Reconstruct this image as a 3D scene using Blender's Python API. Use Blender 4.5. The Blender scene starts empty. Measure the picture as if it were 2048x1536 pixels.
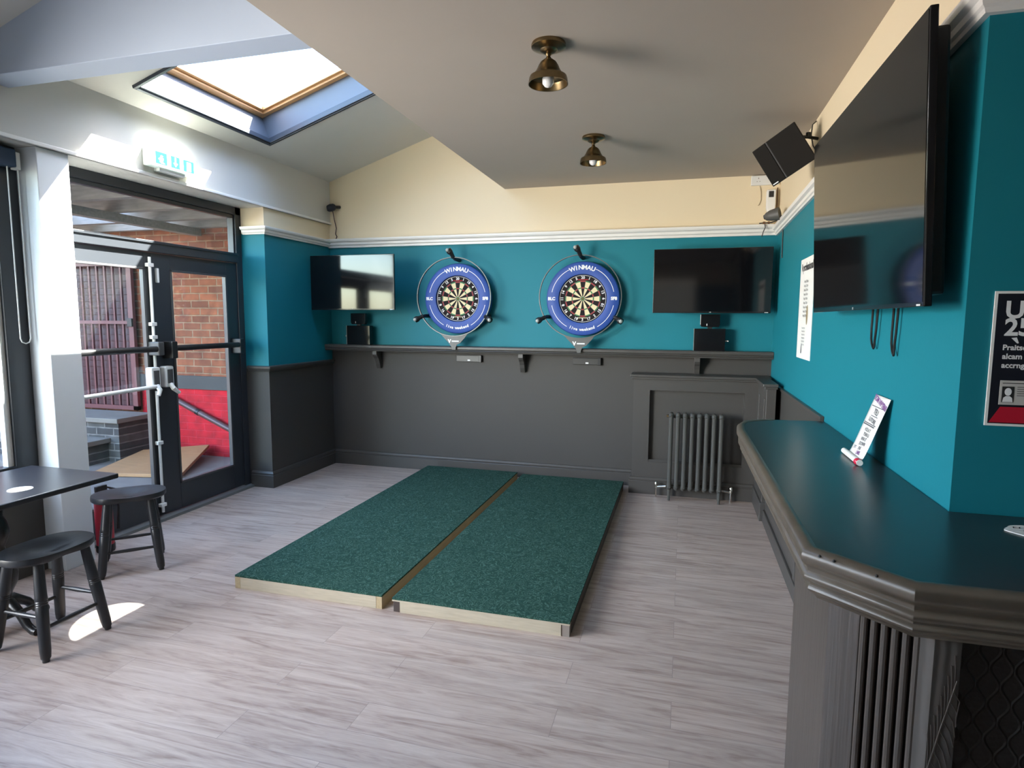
import bpy, bmesh, math, random
from mathutils import Vector, Matrix
random.seed(7)
PI = math.pi
sc = bpy.context.scene
COL = sc.collection

# ------------------------------------------------------------------ camera
cam_d = bpy.data.cameras.new('camera'); cam = bpy.data.objects.new('camera', cam_d); COL.objects.link(cam)
YAW, PITCH, ROLL, FPX = math.radians(-15.645), math.radians(-6.020), math.radians(0.308), 1222.97
_f = Vector((math.sin(YAW)*math.cos(PITCH), math.cos(YAW)*math.cos(PITCH), math.sin(PITCH)))
_r = Vector((math.cos(YAW), -math.sin(YAW), 0)); _u = _r.cross(_f)
_r2 = math.cos(ROLL)*_r + math.sin(ROLL)*_u; _u2 = -math.sin(ROLL)*_r + math.cos(ROLL)*_u
M = Matrix((_r2, _u2, -_f)).transposed().to_4x4(); M.translation = Vector((0, 0, 1.6))
cam.matrix_world = M
cam_d.sensor_fit = 'HORIZONTAL'; cam_d.sensor_width = 36.0; cam_d.lens = 36.0*FPX/2048.0
cam_d.clip_start = 0.05; cam_d.clip_end = 200
sc.camera = cam

# ------------------------------------------------------------------ world, sun, exposure
w = bpy.data.worlds.new('world'); sc.world = w; w.use_nodes = True
nt = w.node_tree; nt.nodes.clear()
bg = nt.nodes.new('ShaderNodeBackground'); wo = nt.nodes.new('ShaderNodeOutputWorld')
sky = nt.nodes.new('ShaderNodeTexSky'); sky.sky_type = 'NISHITA'; sky.sun_disc = False
sky.sun_elevation = math.radians(49); sky.sun_rotation = math.radians(48); sky.air_density = 1.2; sky.dust_density = 1.0; sky.ozone_density = 1.8
nt.links.new(sky.outputs[0], bg.inputs[0]); nt.links.new(bg.outputs[0], wo.inputs[0])
bg.inputs[1].default_value = 1.5
sc.view_settings.view_transform = 'Standard'; sc.view_settings.look = 'None'
sc.view_settings.exposure = 1.15; sc.view_settings.gamma = 1.0
sc.view_settings.use_curve_mapping = False

def light(name, kind, loc, direction, energy, color=(1, 1, 1), size=1.0, size_y=None, **kw):
    d = bpy.data.lights.new(name, kind); d.energy = energy; d.color = color
    if kind == 'AREA':
        d.size = size
        if size_y: d.shape = 'RECTANGLE'; d.size_y = size_y
        if 'spread' in kw: d.spread = math.radians(kw['spread'])
    if kind == 'SUN': d.angle = math.radians(0.6)
    if kind == 'SPOT':
        d.spot_size = kw['cone']; d.spot_blend = kw.get('blend', .1); d.shadow_soft_size = size
    o = bpy.data.objects.new(name, d); COL.objects.link(o); o.location = loc
    o.rotation_euler = Vector(direction).to_track_quat('-Z', 'Z').to_euler()
    return o
SUN_DIR = Vector((-1.2, -1.1, -1.9)).normalized()
light('sun', 'SUN', (6, 6, 12), SUN_DIR, 50.0, (1.0, .95, .86))
# daylight of the left window; the two rear lamps are added fill, unseen
light('daylight_left_window', 'AREA', (-3.62, 1.15, 1.50), (1, 0.95, -0.08), 37, (1.0, .96, .90), 1.9, 1.3, spread=96)
light('fill_left_rear', 'AREA', (-3.62, -1.2, 1.75), (1, 0.5, -0.05), 5, (.70, .84, 1.0), 2.4, 1.5)
light('fill_rear', 'AREA', (-1.6, -2.8, 1.7), (0, 1, 0.02), 5, (1.0, .93, .82), 3.6, 1.6)

# added spot lamp outside: makes the patch of door-reflected sun by the stools
light('reflected_sun_standin', 'SPOT', (-4.45, 4.0, 2.74), (Vector((-2.86, 2.40, 0))-Vector((-4.45, 4.0, 2.74))), 900, (1, .98, .94), .003, cone=math.radians(6.0), blend=.04)

# ------------------------------------------------------------------ materials
MATS = {}
def pbsdf(name):
    m = bpy.data.materials.new(name); m.use_nodes = True
    return m, m.node_tree, m.node_tree.nodes['Principled BSDF']
def N(t, k, **kw):
    n = t.nodes.new(k)
    for a, b in kw.items(): setattr(n, a, b)
    return n
def mat(name, col, rough=.5, metal=0, bump=0, bscale=200, var=0, vscale=3, spec=None, emis=None, estr=0, coat=0, stretch=None):
    if name in MATS: return MATS[name]
    m, t, b = pbsdf(name)
    b.inputs['Base Color'].default_value = (*col, 1); b.inputs['Roughness'].default_value = rough
    b.inputs['Metallic'].default_value = metal
    if spec is not None: b.inputs['Specular IOR Level'].default_value = spec
    if coat: b.inputs['Coat Weight'].default_value = coat; b.inputs['Coat Roughness'].default_value = .08
    if emis: b.inputs['Emission Color'].default_value = (*emis, 1); b.inputs['Emission Strength'].default_value = estr
    tc = N(t, 'ShaderNodeTexCoord'); mp = N(t, 'ShaderNodeMapping')
    if stretch: mp.inputs['Scale'].default_value = stretch
    t.links.new(tc.outputs['Object'], mp.inputs[0])
    nz = N(t, 'ShaderNodeTexNoise'); nz.inputs['Scale'].default_value = vscale; nz.inputs['Detail'].default_value = 5
    t.links.new(mp.outputs[0], nz.inputs['Vector'])
    v = max(var, .03)
    mx = N(t, 'ShaderNodeMix', data_type='RGBA'); mx.inputs['A'].default_value = (*[c*(1-v) for c in col], 1)
    mx.inputs['B'].default_value = (*[min(1, c*(1+v)) for c in col], 1)
    t.links.new(nz.outputs[0], mx.inputs['Factor']); t.links.new(mx.outputs['Result'], b.inputs['Base Color'])
    if bump:
        n2 = N(t, 'ShaderNodeTexNoise'); n2.inputs['Scale'].default_value = bscale; n2.inputs['Detail'].default_value = 3
        t.links.new(mp.outputs[0], n2.inputs['Vector'])
        bp = N(t, 'ShaderNodeBump'); bp.inputs['Strength'].default_value = bump; bp.inputs['Distance'].default_value = .002
        t.links.new(n2.outputs[0], bp.inputs['Height']); t.links.new(bp.outputs[0], b.inputs['Normal'])
    MATS[name] = m; return m

TEAL = (.005, .185, .235); DARK = (.060, .055, .050); CREAM = (.79, .665, .455)
def banded(name, z1, z2, low=DARK, mid=TEAL, top=CREAM, rise=0.0):
    m, t, b = pbsdf(name)
    geo = N(t, 'ShaderNodeNewGeometry'); sp = N(t, 'ShaderNodeSeparateXYZ'); t.links.new(geo.outputs['Position'], sp.inputs[0])
    def step(z):
        k = N(t, 'ShaderNodeMath', operation='GREATER_THAN'); k.inputs[1].default_value = z
        t.links.new(sp.outputs['Z'], k.inputs[0]); return k
    s1, s2 = step(z1), step(z2)
    if rise:
        ml = N(t, 'ShaderNodeMath', operation='MULTIPLY_ADD'); ml.inputs[1].default_value = rise
        sb = N(t, 'ShaderNodeMath', operation='SUBTRACT'); sb.inputs[1].default_value = 5.93
        t.links.new(sp.outputs['Y'], sb.inputs[0]); t.links.new(sb.outputs[0], ml.inputs[0]); t.links.new(sp.outputs['Z'], ml.inputs[2]); t.links.new(ml.outputs[0], s2.inputs[0])
    m1 = N(t, 'ShaderNodeMix', data_type='RGBA'); m1.inputs['A'].default_value = (*low, 1); m1.inputs['B'].default_value = (*mid, 1)
    t.links.new(s1.outputs[0], m1.inputs['Factor'])
    m2 = N(t, 'ShaderNodeMix', data_type='RGBA'); m2.inputs['B'].default_value = (*top, 1)
    t.links.new(m1.outputs['Result'], m2.inputs['A']); t.links.new(s2.outputs[0], m2.inputs['Factor'])
    t.links.new(m2.outputs['Result'], b.inputs['Base Color'])
    b.inputs['Roughness'].default_value = .6; b.inputs['Specular IOR Level'].default_value = .35
    nz = N(t, 'ShaderNodeTexNoise'); nz.inputs['Scale'].default_value = 60; nz.inputs['Detail'].default_value = 4
    t.links.new(geo.outputs['Position'], nz.inputs['Vector'])
    bp = N(t, 'ShaderNodeBump'); bp.inputs['Strength'].default_value = .12; bp.inputs['Distance'].default_value = .002
    t.links.new(nz.outputs[0], bp.inputs['Height']); t.links.new(bp.outputs[0], b.inputs['Normal'])
    MATS[name] = m; return m

def floor_mat():
    m, t, b = pbsdf('vinyl_plank_floor')
    tc = N(t, 'ShaderNodeTexCoord')
    mp = N(t, 'ShaderNodeMapping'); t.links.new(tc.outputs['Object'], mp.inputs[0])
    br = N(t, 'ShaderNodeTexBrick'); br.offset = .37; br.offset_frequency = 2
    br.inputs['Scale'].default_value = 1; br.inputs['Brick Width'].default_value = 1.22; br.inputs['Row Height'].default_value = .18
    br.inputs['Mortar Size'].default_value = .0012; br.inputs['Mortar Smooth'].default_value = .3
    br.inputs['Color1'].default_value = (.0, 0, 0, 1); br.inputs['Color2'].default_value = (1, 1, 1, 1); br.inputs['Mortar'].default_value = (.3, .3, .3, 1)
    t.links.new(mp.outputs[0], br.inputs['Vector'])
    # grain, stretched along the planks, offset per plank
    mp2 = N(t, 'ShaderNodeMapping'); mp2.inputs['Scale'].default_value = (1.1, 11, 1); t.links.new(tc.outputs['Object'], mp2.inputs[0])
    ad = N(t, 'ShaderNodeVectorMath', operation='ADD'); t.links.new(mp2.outputs[0], ad.inputs[0])
    sc2 = N(t, 'ShaderNodeVectorMath', operation='SCALE'); sc2.inputs['Scale'].default_value = 7.3
    t.links.new(br.outputs['Color'], sc2.inputs[0]); t.links.new(sc2.outputs[0], ad.inputs[1])
    n1 = N(t, 'ShaderNodeTexNoise'); n1.inputs['Scale'].default_value = 1.6; n1.inputs['Detail'].default_value = 9; n1.inputs['Roughness'].default_value = .62; n1.inputs['Distortion'].default_value = 1.3
    t.links.new(ad.outputs[0], n1.inputs['Vector'])
    n2 = N(t, 'ShaderNodeTexNoise'); n2.inputs['Scale'].default_value = 14; n2.inputs['Detail'].default_value = 6
    t.links.new(ad.outputs[0], n2.inputs['Vector'])
    mixg = N(t, 'ShaderNodeMath', operation='MULTIPLY_ADD'); mixg.inputs[1].default_value = .25; t.links.new(n2.outputs[0], mixg.inputs[0]); t.links.new(n1.outputs[0], mixg.inputs[2])
    cr = N(t, 'ShaderNodeValToRGB'); e = cr.color_ramp.elements
    e[0].position = .42; e[0].color = (.265, .190, .155, 1); e[1].position = .86; e[1].color = (.55, .465, .40, 1)
    x = cr.color_ramp.elements.new(.60); x.color = (.42, .335, .285, 1)
    t.links.new(mixg.outputs[0], cr.inputs[0])
    # plank tone
    hs = N(t, 'ShaderNodeMix', data_type='RGBA', blend_type='MULTIPLY'); hs.inputs['Factor'].default_value = 1
    r2 = N(t, 'ShaderNodeValToRGB'); r2.color_ramp.elements[0].color = (.93, .92, .92, 1); r2.color_ramp.elements[1].color = (1.04, 1.02, 1.01, 1)
    t.links.new(br.outputs['Color'], r2.inputs[0])
    t.links.new(cr.outputs[0], hs.inputs['A']); t.links.new(r2.outputs[0], hs.inputs['B'])
    # seam
    sm = N(t, 'ShaderNodeMix', data_type='RGBA'); sm.inputs['B'].default_value = (.20, .155, .145, 1)
    fm = N(t, 'ShaderNodeMath', operation='MULTIPLY'); fm.inputs[1].default_value = .7; t.links.new(br.outputs['Fac'], fm.inputs[0])
    t.links.new(fm.outputs[0], sm.inputs['Factor']); t.links.new(hs.outputs['Result'], sm.inputs['A'])
    t.links.new(sm.outputs['Result'], b.inputs['Base Color'])
    b.inputs['Roughness'].default_value = .42
    bp = N(t, 'ShaderNodeBump'); bp.inputs['Strength'].default_value = .25; bp.inputs['Distance'].default_value = .001
    t.links.new(mixg.outputs[0], bp.inputs['Height']); t.links.new(bp.outputs[0], b.inputs['Normal'])
    return m

def carpet_mat():
    m, t, b = pbsdf('green_needlefelt_carpet')
    tc = N(t, 'ShaderNodeTexCoord')
    nz = N(t, 'ShaderNodeTexNoise'); nz.inputs['Scale'].default_value = 15; nz.inputs['Detail'].default_value = 2; nz.inputs['Distortion'].default_value = 2.6
    t.links.new(tc.outputs['Object'], nz.inputs['Vector'])
    # thin light squiggles = contour lines of the distorted noise
    a = N(t, 'ShaderNodeMath', operation='MULTIPLY'); a.inputs[1].default_value = 9; t.links.new(nz.outputs[0], a.inputs[0])
    f = N(t, 'ShaderNodeMath', operation='PINGPONG'); f.inputs[1].default_value = 1; t.links.new(a.outputs[0], f.inputs[0])
    r = N(t, 'ShaderNodeValToRGB'); r.color_ramp.elements[0].position = .0; r.color_ramp.elements[0].color = (.080, .162, .128, 1)
    r.color_ramp.elements[1].position = .42; r.color_ramp.elements[1].color = (.022, .064, .049, 1)
    t.links.new(f.outputs[0], r.inputs[0])
    n2 = N(t, 'ShaderNodeTexNoise'); n2.inputs['Scale'].default_value = 320; n2.inputs['Detail'].default_value = 2; t.links.new(tc.outputs['Object'], n2.inputs['Vector'])
    mx = N(t, 'ShaderNodeMix', data_type='RGBA', blend_type='MULTIPLY'); mx.inputs['Factor'].default_value = .75
    r3 = N(t, 'ShaderNodeValToRGB'); r3.color_ramp.elements[0].position = .3; r3.color_ramp.elements[0].color = (.45, .45, .45, 1); r3.color_ramp.elements[1].position = .7; r3.color_ramp.elements[1].color = (1.3, 1.3, 1.3, 1)
    t.links.new(n2.outputs[0], r3.inputs[0]); t.links.new(r.outputs[0], mx.inputs['A']); t.links.new(r3.outputs[0], mx.inputs['B'])
    t.links.new(mx.outputs['Result'], b.inputs['Base Color']); b.inputs['Roughness'].default_value = .95
    b.inputs['Specular IOR Level'].default_value = .1
    bp = N(t, 'ShaderNodeBump'); bp.inputs['Strength'].default_value = .6; bp.inputs['Distance'].default_value = .003
    t.links.new(n2.outputs[0], bp.inputs['Height']); t.links.new(bp.outputs[0], b.inputs['Normal'])
    return m

def brick_mat(name, c1, c2, mortar, axis='XZ', bw=.25, rh=.086, ms=.01):
    m, t, b = pbsdf(name)
    tc = N(t, 'ShaderNodeTexCoord'); sp = N(t, 'ShaderNodeSeparateXYZ'); cb = N(t, 'ShaderNodeCombineXYZ')
    t.links.new(tc.outputs['Object'], sp.inputs[0])
    t.links.new(sp.outputs[axis[0]], cb.inputs[0]); t.links.new(sp.outputs[axis[1]], cb.inputs[1])
    br = N(t, 'ShaderNodeTexBrick'); br.inputs['Scale'].default_value = 1; br.inputs['Brick Width'].default_value = bw; br.inputs['Row Height'].default_value = rh
    br.inputs['Mortar Size'].default_value = ms; br.inputs['Mortar Smooth'].default_value = .4; br.inputs['Bias'].default_value = -.2
    br.inputs['Color1'].default_value = (*c1, 1); br.inputs['Color2'].default_value = (*c2, 1); br.inputs['Mortar'].default_value = (*mortar, 1)
    nz = N(t, 'ShaderNodeTexNoise'); nz.inputs['Scale'].default_value = 9; nz.inputs['Detail'].default_value = 5
    t.links.new(tc.outputs['Object'], nz.inputs['Vector'])
    ds = N(t, 'ShaderNodeVectorMath', operation='SCALE'); ds.inputs['Scale'].default_value = .012; t.links.new(nz.outputs['Color'], ds.inputs[0])
    ad = N(t, 'ShaderNodeVectorMath', operation='ADD'); t.links.new(cb.outputs[0], ad.inputs[0]); t.links.new(ds.outputs[0], ad.inputs[1])
    t.links.new(ad.outputs[0], br.inputs['Vector'])
    mx = N(t, 'ShaderNodeMix', data_type='RGBA', blend_type='MULTIPLY'); mx.inputs['Factor'].default_value = .6
    r = N(t, 'ShaderNodeValToRGB'); r.color_ramp.elements[0].position = .3; r.color_ramp.elements[0].color = (.45, .42, .42, 1); r.color_ramp.elements[1].position = .65; r.color_ramp.elements[1].color = (1.2, 1.2, 1.2, 1)
    t.links.new(nz.outputs[0], r.inputs[0]); t.links.new(br.outputs['Color'], mx.inputs['A']); t.links.new(r.outputs[0], mx.inputs['B'])
    t.links.new(mx.outputs['Result'], b.inputs['Base Color']); b.inputs['Roughness'].default_value = .85
    bp = N(t, 'ShaderNodeBump'); bp.inputs['Strength'].default_value = .7; bp.inputs['Distance'].default_value = .01; bp.invert = True
    t.links.new(br.outputs['Fac'], bp.inputs['Height']); t.links.new(bp.outputs[0], b.inputs['Normal'])
    return m

def glass_mat(name, tint=(1, 1, 1), haze=0.0, rough=0.0):
    m = bpy.data.materials.new(name); m.use_nodes = True; t = m.node_tree; t.nodes.clear()
    o = N(t, 'ShaderNodeOutputMaterial'); tr = N(t, 'ShaderNodeBsdfTransparent'); tr.inputs[0].default_value = (*tint, 1)
    gl = N(t, 'ShaderNodeBsdfGlossy'); gl.inputs['Roughness'].default_value = rough
    lw = N(t, 'ShaderNodeLayerWeight'); pw = N(t, 'ShaderNodeMath', operation='POWER'); pw.inputs[1].default_value = 5
    t.links.new(lw.outputs['Facing'], pw.inputs[0])
    fr = N(t, 'ShaderNodeMath', operation='MULTIPLY_ADD'); fr.inputs[1].default_value = .92; fr.inputs[2].default_value = .03
    t.links.new(pw.outputs[0], fr.inputs[0])
    mx = N(t, 'ShaderNodeMixShader'); t.links.new(fr.outputs[0], mx.inputs[0]); t.links.new(tr.outputs[0], mx.inputs[1]); t.links.new(gl.outputs[0], mx.inputs[2])
    last = mx
    if haze:
        df = N(t, 'ShaderNodeBsdfDiffuse'); df.inputs[0].default_value = (.8, .85, .85, 1)
        nz = N(t, 'ShaderNodeTexNoise'); nz.inputs['Scale'].default_value = 40; nz.inputs['Detail'].default_value = 6
        tc = N(t, 'ShaderNodeTexCoord'); t.links.new(tc.outputs['Object'], nz.inputs['Vector'])
        ml = N(t, 'ShaderNodeMath', operation='MULTIPLY'); ml.inputs[1].default_value = haze*2; t.links.new(nz.outputs[0], ml.inputs[0])
        m2 = N(t, 'ShaderNodeMixShader'); t.links.new(ml.outputs[0], m2.inputs[0]); t.links.new(mx.outputs[0], m2.inputs[1]); t.links.new(df.outputs[0], m2.inputs[2])
        last = m2
    t.links.new(last.outputs[0], o.inputs[0]); return m

def leaf_mat(name, col, kind):
    """embossed wallcovering (ogee scales) or carved leaf grain as bump"""
    m, t, b = pbsdf(name)
    tc = N(t, 'ShaderNodeTexCoord'); sp = N(t, 'ShaderNodeSeparateXYZ'); t.links.new(tc.outputs['Object'], sp.inputs[0])
    def math_(op, a, b_=None, v=None):
        n = N(t, 'ShaderNodeMath', operation=op); t.links.new(a, n.inputs[0])
        if b_ is not None: t.links.new(b_, n.inputs[1])
        if v is not None: n.inputs[1].default_value = v
        return n.outputs[0]
    if kind == 'ogee':
        zz = math_('MULTIPLY', sp.outputs['Z'], v=2*PI/.085)
        s = math_('SINE', zz)
        sh = math_('MULTIPLY', s, v=.21)
        xx = math_('MULTIPLY', sp.outputs['X'], v=1/.048)
        a = math_('PINGPONG', math_('ADD', xx, sh), v=.5); sh5 = math_('ADD', sh, v=.5)
        c = math_('PINGPONG', math_('SUBTRACT', xx, sh5), v=.5)
        h = math_('MINIMUM', a, c)
        r = N(t, 'ShaderNodeValToRGB'); r.color_ramp.elements[0].position = .0; r.color_ramp.elements[0].color = (1, 1, 1, 1)
        r.color_ramp.elements[1].position = .10; r.color_ramp.elements[1].color = (0, 0, 0, 1); t.links.new(h, r.inputs[0])
        nz = N(t, 'ShaderNodeTexVoronoi'); nz.inputs['Scale'].default_value = 90; t.links.new(tc.outputs['Object'], nz.inputs['Vector'])
        hh = N(t, 'ShaderNodeMath', operation='MULTIPLY_ADD'); hh.inputs[1].default_value = .25
        t.links.new(nz.outputs['Distance'], hh.inputs[0]); t.links.new(r.outputs[0], hh.inputs[2]); hgt = hh.outputs[0]
    else:
        wv = N(t, 'ShaderNodeTexWave'); wv.inputs['Scale'].default_value = 14; wv.inputs['Distortion'].default_value = 1.5
        t.links.new(tc.outputs['Object'], wv.inputs['Vector']); hgt = wv.outputs['Fac']
    b.inputs['Base Color'].default_value = (*col, 1); b.inputs['Roughness'].default_value = .55
    bp = N(t, 'ShaderNodeBump'); bp.inputs['Strength'].default_value = .8 if kind == 'ogee' else .35; bp.inputs['Distance'].default_value = .004
    t.links.new(hgt, bp.inputs['Height']); t.links.new(bp.outputs[0], b.inputs['Normal'])
    MATS[name] = m; return m

CARPET = carpet_mat(); FLOOR = floor_mat()
cream = mat('cream_wall_paint', CREAM, .6, bump=.1, bscale=60)
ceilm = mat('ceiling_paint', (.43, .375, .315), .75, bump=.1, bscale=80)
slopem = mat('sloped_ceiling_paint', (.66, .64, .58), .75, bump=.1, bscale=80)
whitem = mat('white_gloss_paint', (.82, .80, .75), .35)
columnm = mat('column_white_paint', (.74, .78, .80), .45, bump=.1, bscale=40)
darkm = mat('dark_dado_paint', DARK, .42, bump=.15, bscale=120)
doorm = mat('anthracite_door_paint', (.028, .032, .038), .35)
blackm = mat('black_plastic', (.012, .012, .013), .4)
greyplastic = mat('dark_grey_plastic', (.06, .06, .06), .5)
screenm = mat('television_glass', (.004, .004, .005), .07, spec=.6)
glossblack = mat('gloss_black_bezel', (.01, .01, .011), .15)
steelm = mat('brushed_steel', (.62, .62, .60), .35, 1)
whiteplastic = mat('white_plastic', (.75, .75, .72), .4)
brassm = mat('antique_brass', (.20, .145, .075), .32, 1, var=.3, vscale=30)
chromem = mat('chrome', (.7, .68, .62), .15, 1)
bulbm = mat('unlit_bulb_glass', (.75, .74, .72), .25)
stoolm = mat('black_stained_wood', (.020, .021, .024), .36, bump=.3, bscale=30, stretch=(1, 1, .15))
tablem = mat('dark_table_top', (.022, .022, .028), .30, var=.15, vscale=12)
castm = mat('black_cast_iron', (.010, .010, .011), .32, 0, bump=.5, bscale=60)
pinem = mat('pale_pine', (.44, .38, .28), .6, var=.22, vscale=10, stretch=(1, 8, 8))
pinesm = mat('pale_pine_side', (.40, .31, .18), .6, var=.22, vscale=10, stretch=(8, 1, 8))
barm = mat('dark_brown_oak_stain', (.066, .052, .042), .45, bump=.9, bscale=90, var=.38, vscale=90, stretch=(1, 1, .03), coat=.1)
bartop = mat('worn_bar_top', (.022, .032, .038), .30, var=.15, vscale=6, bump=.06, bscale=300)
mouldm = mat('worn_bar_moulding', (.095, .075, .055), .36, var=.35, vscale=14, bump=.2, bscale=40)
bluem = mat('blue_foam_surround', (.018, .068, .31), .55, var=.06, vscale=20)
whitemark = mat('white_print', (.80, .80, .80), .5)
bsis = mat('black_sisal', (.010, .006, .006), .9); csis = mat('cream_sisal', (.78, .66, .40), .9)
rsis = mat('red_sisal', (.42, .03, .035), .9); gsis = mat('green_sisal', (.03, .22, .07), .9)
wirem = mat('wire', (.22, .22, .21), .6, 0)
pinewin = mat('varnished_window_pine', (.60, .32, .13), .4, var=.2, vscale=8)
trimdark = mat('navy_grey_trim', (.035, .042, .055), .4)
paperm = mat('white_paper', (.82, .81, .77), .6)
inkm = mat('black_ink', (.02, .02, .02), .6); purplem = mat('purple_ink', (.25, .10, .30), .6)
redm = mat('red_paint', (.45, .015, .03), .4)
radm = mat('dark_grey_radiator_enamel', (.068, .068, .062), .38)
ogee = leaf_mat('embossed_black_wallcovering', (.022, .017, .015), 'ogee')
carved = leaf_mat('carved_leaf_panel', (.085, .072, .062), 'leaf')
GLASS = glass_mat('door_glass', (.93, .95, .94), .004)
GLASS2 = glass_mat('window_glass', (.95, .97, .98))

# ------------------------------------------------------------------ mesh builder
class MB:
    def __init__(s): s.v = []; s.f = []; s.m = []; s.sm = []
    def add(s, vs, fs, mi=0, smooth=False, M=None):
        o = len(s.v)
        s.v += [tuple(M @ Vector(p)) if M is not None else tuple(p) for p in vs]
        s.f += [tuple(i+o for i in f) for f in fs]; s.m += [mi]*len(fs); s.sm += [smooth]*len(fs); return s
    def box(s, x0, x1, y0, y1, z0, z1, mi=0, M=None):
        x0, x1 = sorted((x0, x1)); y0, y1 = sorted((y0, y1)); z0, z1 = sorted((z0, z1))
        vs = [(x0,y0,z0),(x1,y0,z0),(x1,y1,z0),(x0,y1,z0),(x0,y0,z1),(x1,y0,z1),(x1,y1,z1),(x0,y1,z1)]
        return s.add(vs, [(0,3,2,1),(4,5,6,7),(0,1,5,4),(1,2,6,5),(2,3,7,6),(3,0,4,7)], mi, M=M)
    def prism(s, pts, axis, a, b, mi=0, M=None, smooth=False):
        """pts: 2D polygon in the two other axes (order x,y,z minus axis)"""
        n = len(pts)
        def mk(p, t):
            if axis == 2: return (p[0], p[1], t)
            if axis == 1: return (p[0], t, p[1])
            return (t, p[0], p[1])
        vs = [mk(p, a) for p in pts]+[mk(p, b) for p in pts]
        fs = [tuple(range(n)), tuple(range(2*n-1, n-1, -1))]
        s.add(vs, fs, mi, M=M)
        o = len(s.v)-2*n
        for i in range(n):
            j = (i+1) % n; s.f.append((o+i, o+j, o+n+j, o+n+i)); s.m.append(mi); s.sm.append(smooth)
        return s
    def tube(s, pts, r, seg=12, mi=0, M=None, caps=True, closed=False):
        pts = [Vector(p) for p in pts]; n = len(pts); rs = r if isinstance(r, (list, tuple)) else [r]*n
        vs = []; up = Vector((0, 0, 1)); prev = None
        for i, p in enumerate(pts):
            if closed: d = pts[(i+1) % n]-pts[i-1]
            else: d = pts[min(i+1, n-1)]-pts[max(i-1, 0)]
            d.normalize()
            a = prev if prev is not None else (up if abs(d.z) < .9 else Vector((1, 0, 0)))
            e1 = (a - d*a.dot(d)).normalized(); e2 = d.cross(e1); prev = e1
            for k in range(seg):
                t = 2*PI*k/seg; vs.append(p+(e1*math.cos(t)+e2*math.sin(t))*rs[i])
        fs = []
        for i in range(n if closed else n-1):
            j = (i+1) % n
            for k in range(seg):
                l = (k+1) % seg; fs.append((i*seg+k, i*seg+l, j*seg+l, j*seg+k))
        s.add(vs, fs, mi, True, M)
        if caps and not closed: s.add(vs[:seg], [tuple(range(seg-1, -1, -1))], mi, M=M); s.add(vs[-seg:], [tuple(range(seg))], mi, M=M)
        return s
    def lathe(s, prof, seg=32, mi=0, M=None, cap=True):
        vs = []; 
        for r, z in prof:
            for k in range(seg): t = 2*PI*k/seg; vs.append((r*math.cos(t), r*math.sin(t), z))
        fs = []
        for i in range(len(prof)-1):
            for k in range(seg): l = (k+1) % seg; fs.append((i*seg+k, i*seg+l, (i+1)*seg+l, (i+1)*seg+k))
        s.add(vs, fs, mi, True, M)
        if cap:
            if prof[0][0] > 1e-4: s.add(vs[:seg], [tuple(range(seg-1, -1, -1))], mi, M=M)
            if prof[-1][0] > 1e-4: s.add(vs[-seg:], [tuple(range(seg))], mi, M=M)
        return s
    def ball(s, c, r, seg=16, mi=0, sz=1):
        prof = [(max(1e-5, r*math.sin(PI*i/10)), -r*sz*math.cos(PI*i/10)) for i in range(11)]
        return s.lathe(prof, seg, mi, Matrix.Translation(c), cap=False)
    def sweep(s, prof, path, mi=0, closed=False, smooth=False):
        """prof: (out, z) points; path: 2D points; out is to the right of travel direction"""
        n = len(path); k = len(prof); vs = []
        P = [Vector(p) for p in path]
        for i in range(n):
            d1 = (P[i]-P[i-1]).normalized() if i > 0 or closed else (P[1]-P[0]).normalized()
            d2 = (P[(i+1) % n]-P[i]).normalized() if i < n-1 or closed else d1
            n1 = Vector((d1.y, -d1.x)); n2 = Vector((d2.y, -d2.x)); m = (n1+n2).normalized(); q = 1/max(.3, m.dot(n1))
            for o, z in prof: p = P[i]+m*o*q; vs.append((p.x, p.y, z))
        fs = []
        for i in range(n if closed else n-1):
            j = (i+1) % n
            for a in range(k):
                b_ = (a+1) % k; fs.append((i*k+a, j*k+a, j*k+b_, i*k+b_))
        s.add(vs, fs, mi, smooth)
        if not closed: s.add(vs[:k], [tuple(range(k))], mi); s.add(vs[-k:], [tuple(range(k-1, -1, -1))], mi)
        return s
    def build(s, name, mats, parent=None, bevel=0, seg=2, recalc=True, auto=True):
        me = bpy.data.meshes.new(name); me.from_pydata(s.v, [], s.f)
        mats = mats if isinstance(mats, (list, tuple)) else [mats]
        for m in mats: me.materials.append(m)
        for p, mi, sm in zip(me.polygons, s.m, s.sm): p.material_index = mi; p.use_smooth = sm
        if recalc:
            bm = bmesh.new(); bm.from_mesh(me); bmesh.ops.recalc_face_normals(bm, faces=bm.faces); bm.to_mesh(me); bm.free()
        me.update()
        if any(s.sm): me.set_sharp_from_angle(angle=math.radians(35))
        o = bpy.data.objects.new(name, me); COL.objects.link(o)
        if parent: 
            o.parent = parent; o.matrix_parent_inverse = parent.matrix_basis.inverted() if getattr(s, 'world', True) else Matrix()
        if bevel:
            b = o.modifiers.new('bevel', 'BEVEL'); b.width = bevel; b.segments = seg; b.limit_method = 'ANGLE'; b.angle_limit = math.radians(40); b.harden_normals = False
        return o
def local(mb): mb.world = False; return mb
def LMB(): return local(MB())

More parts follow.
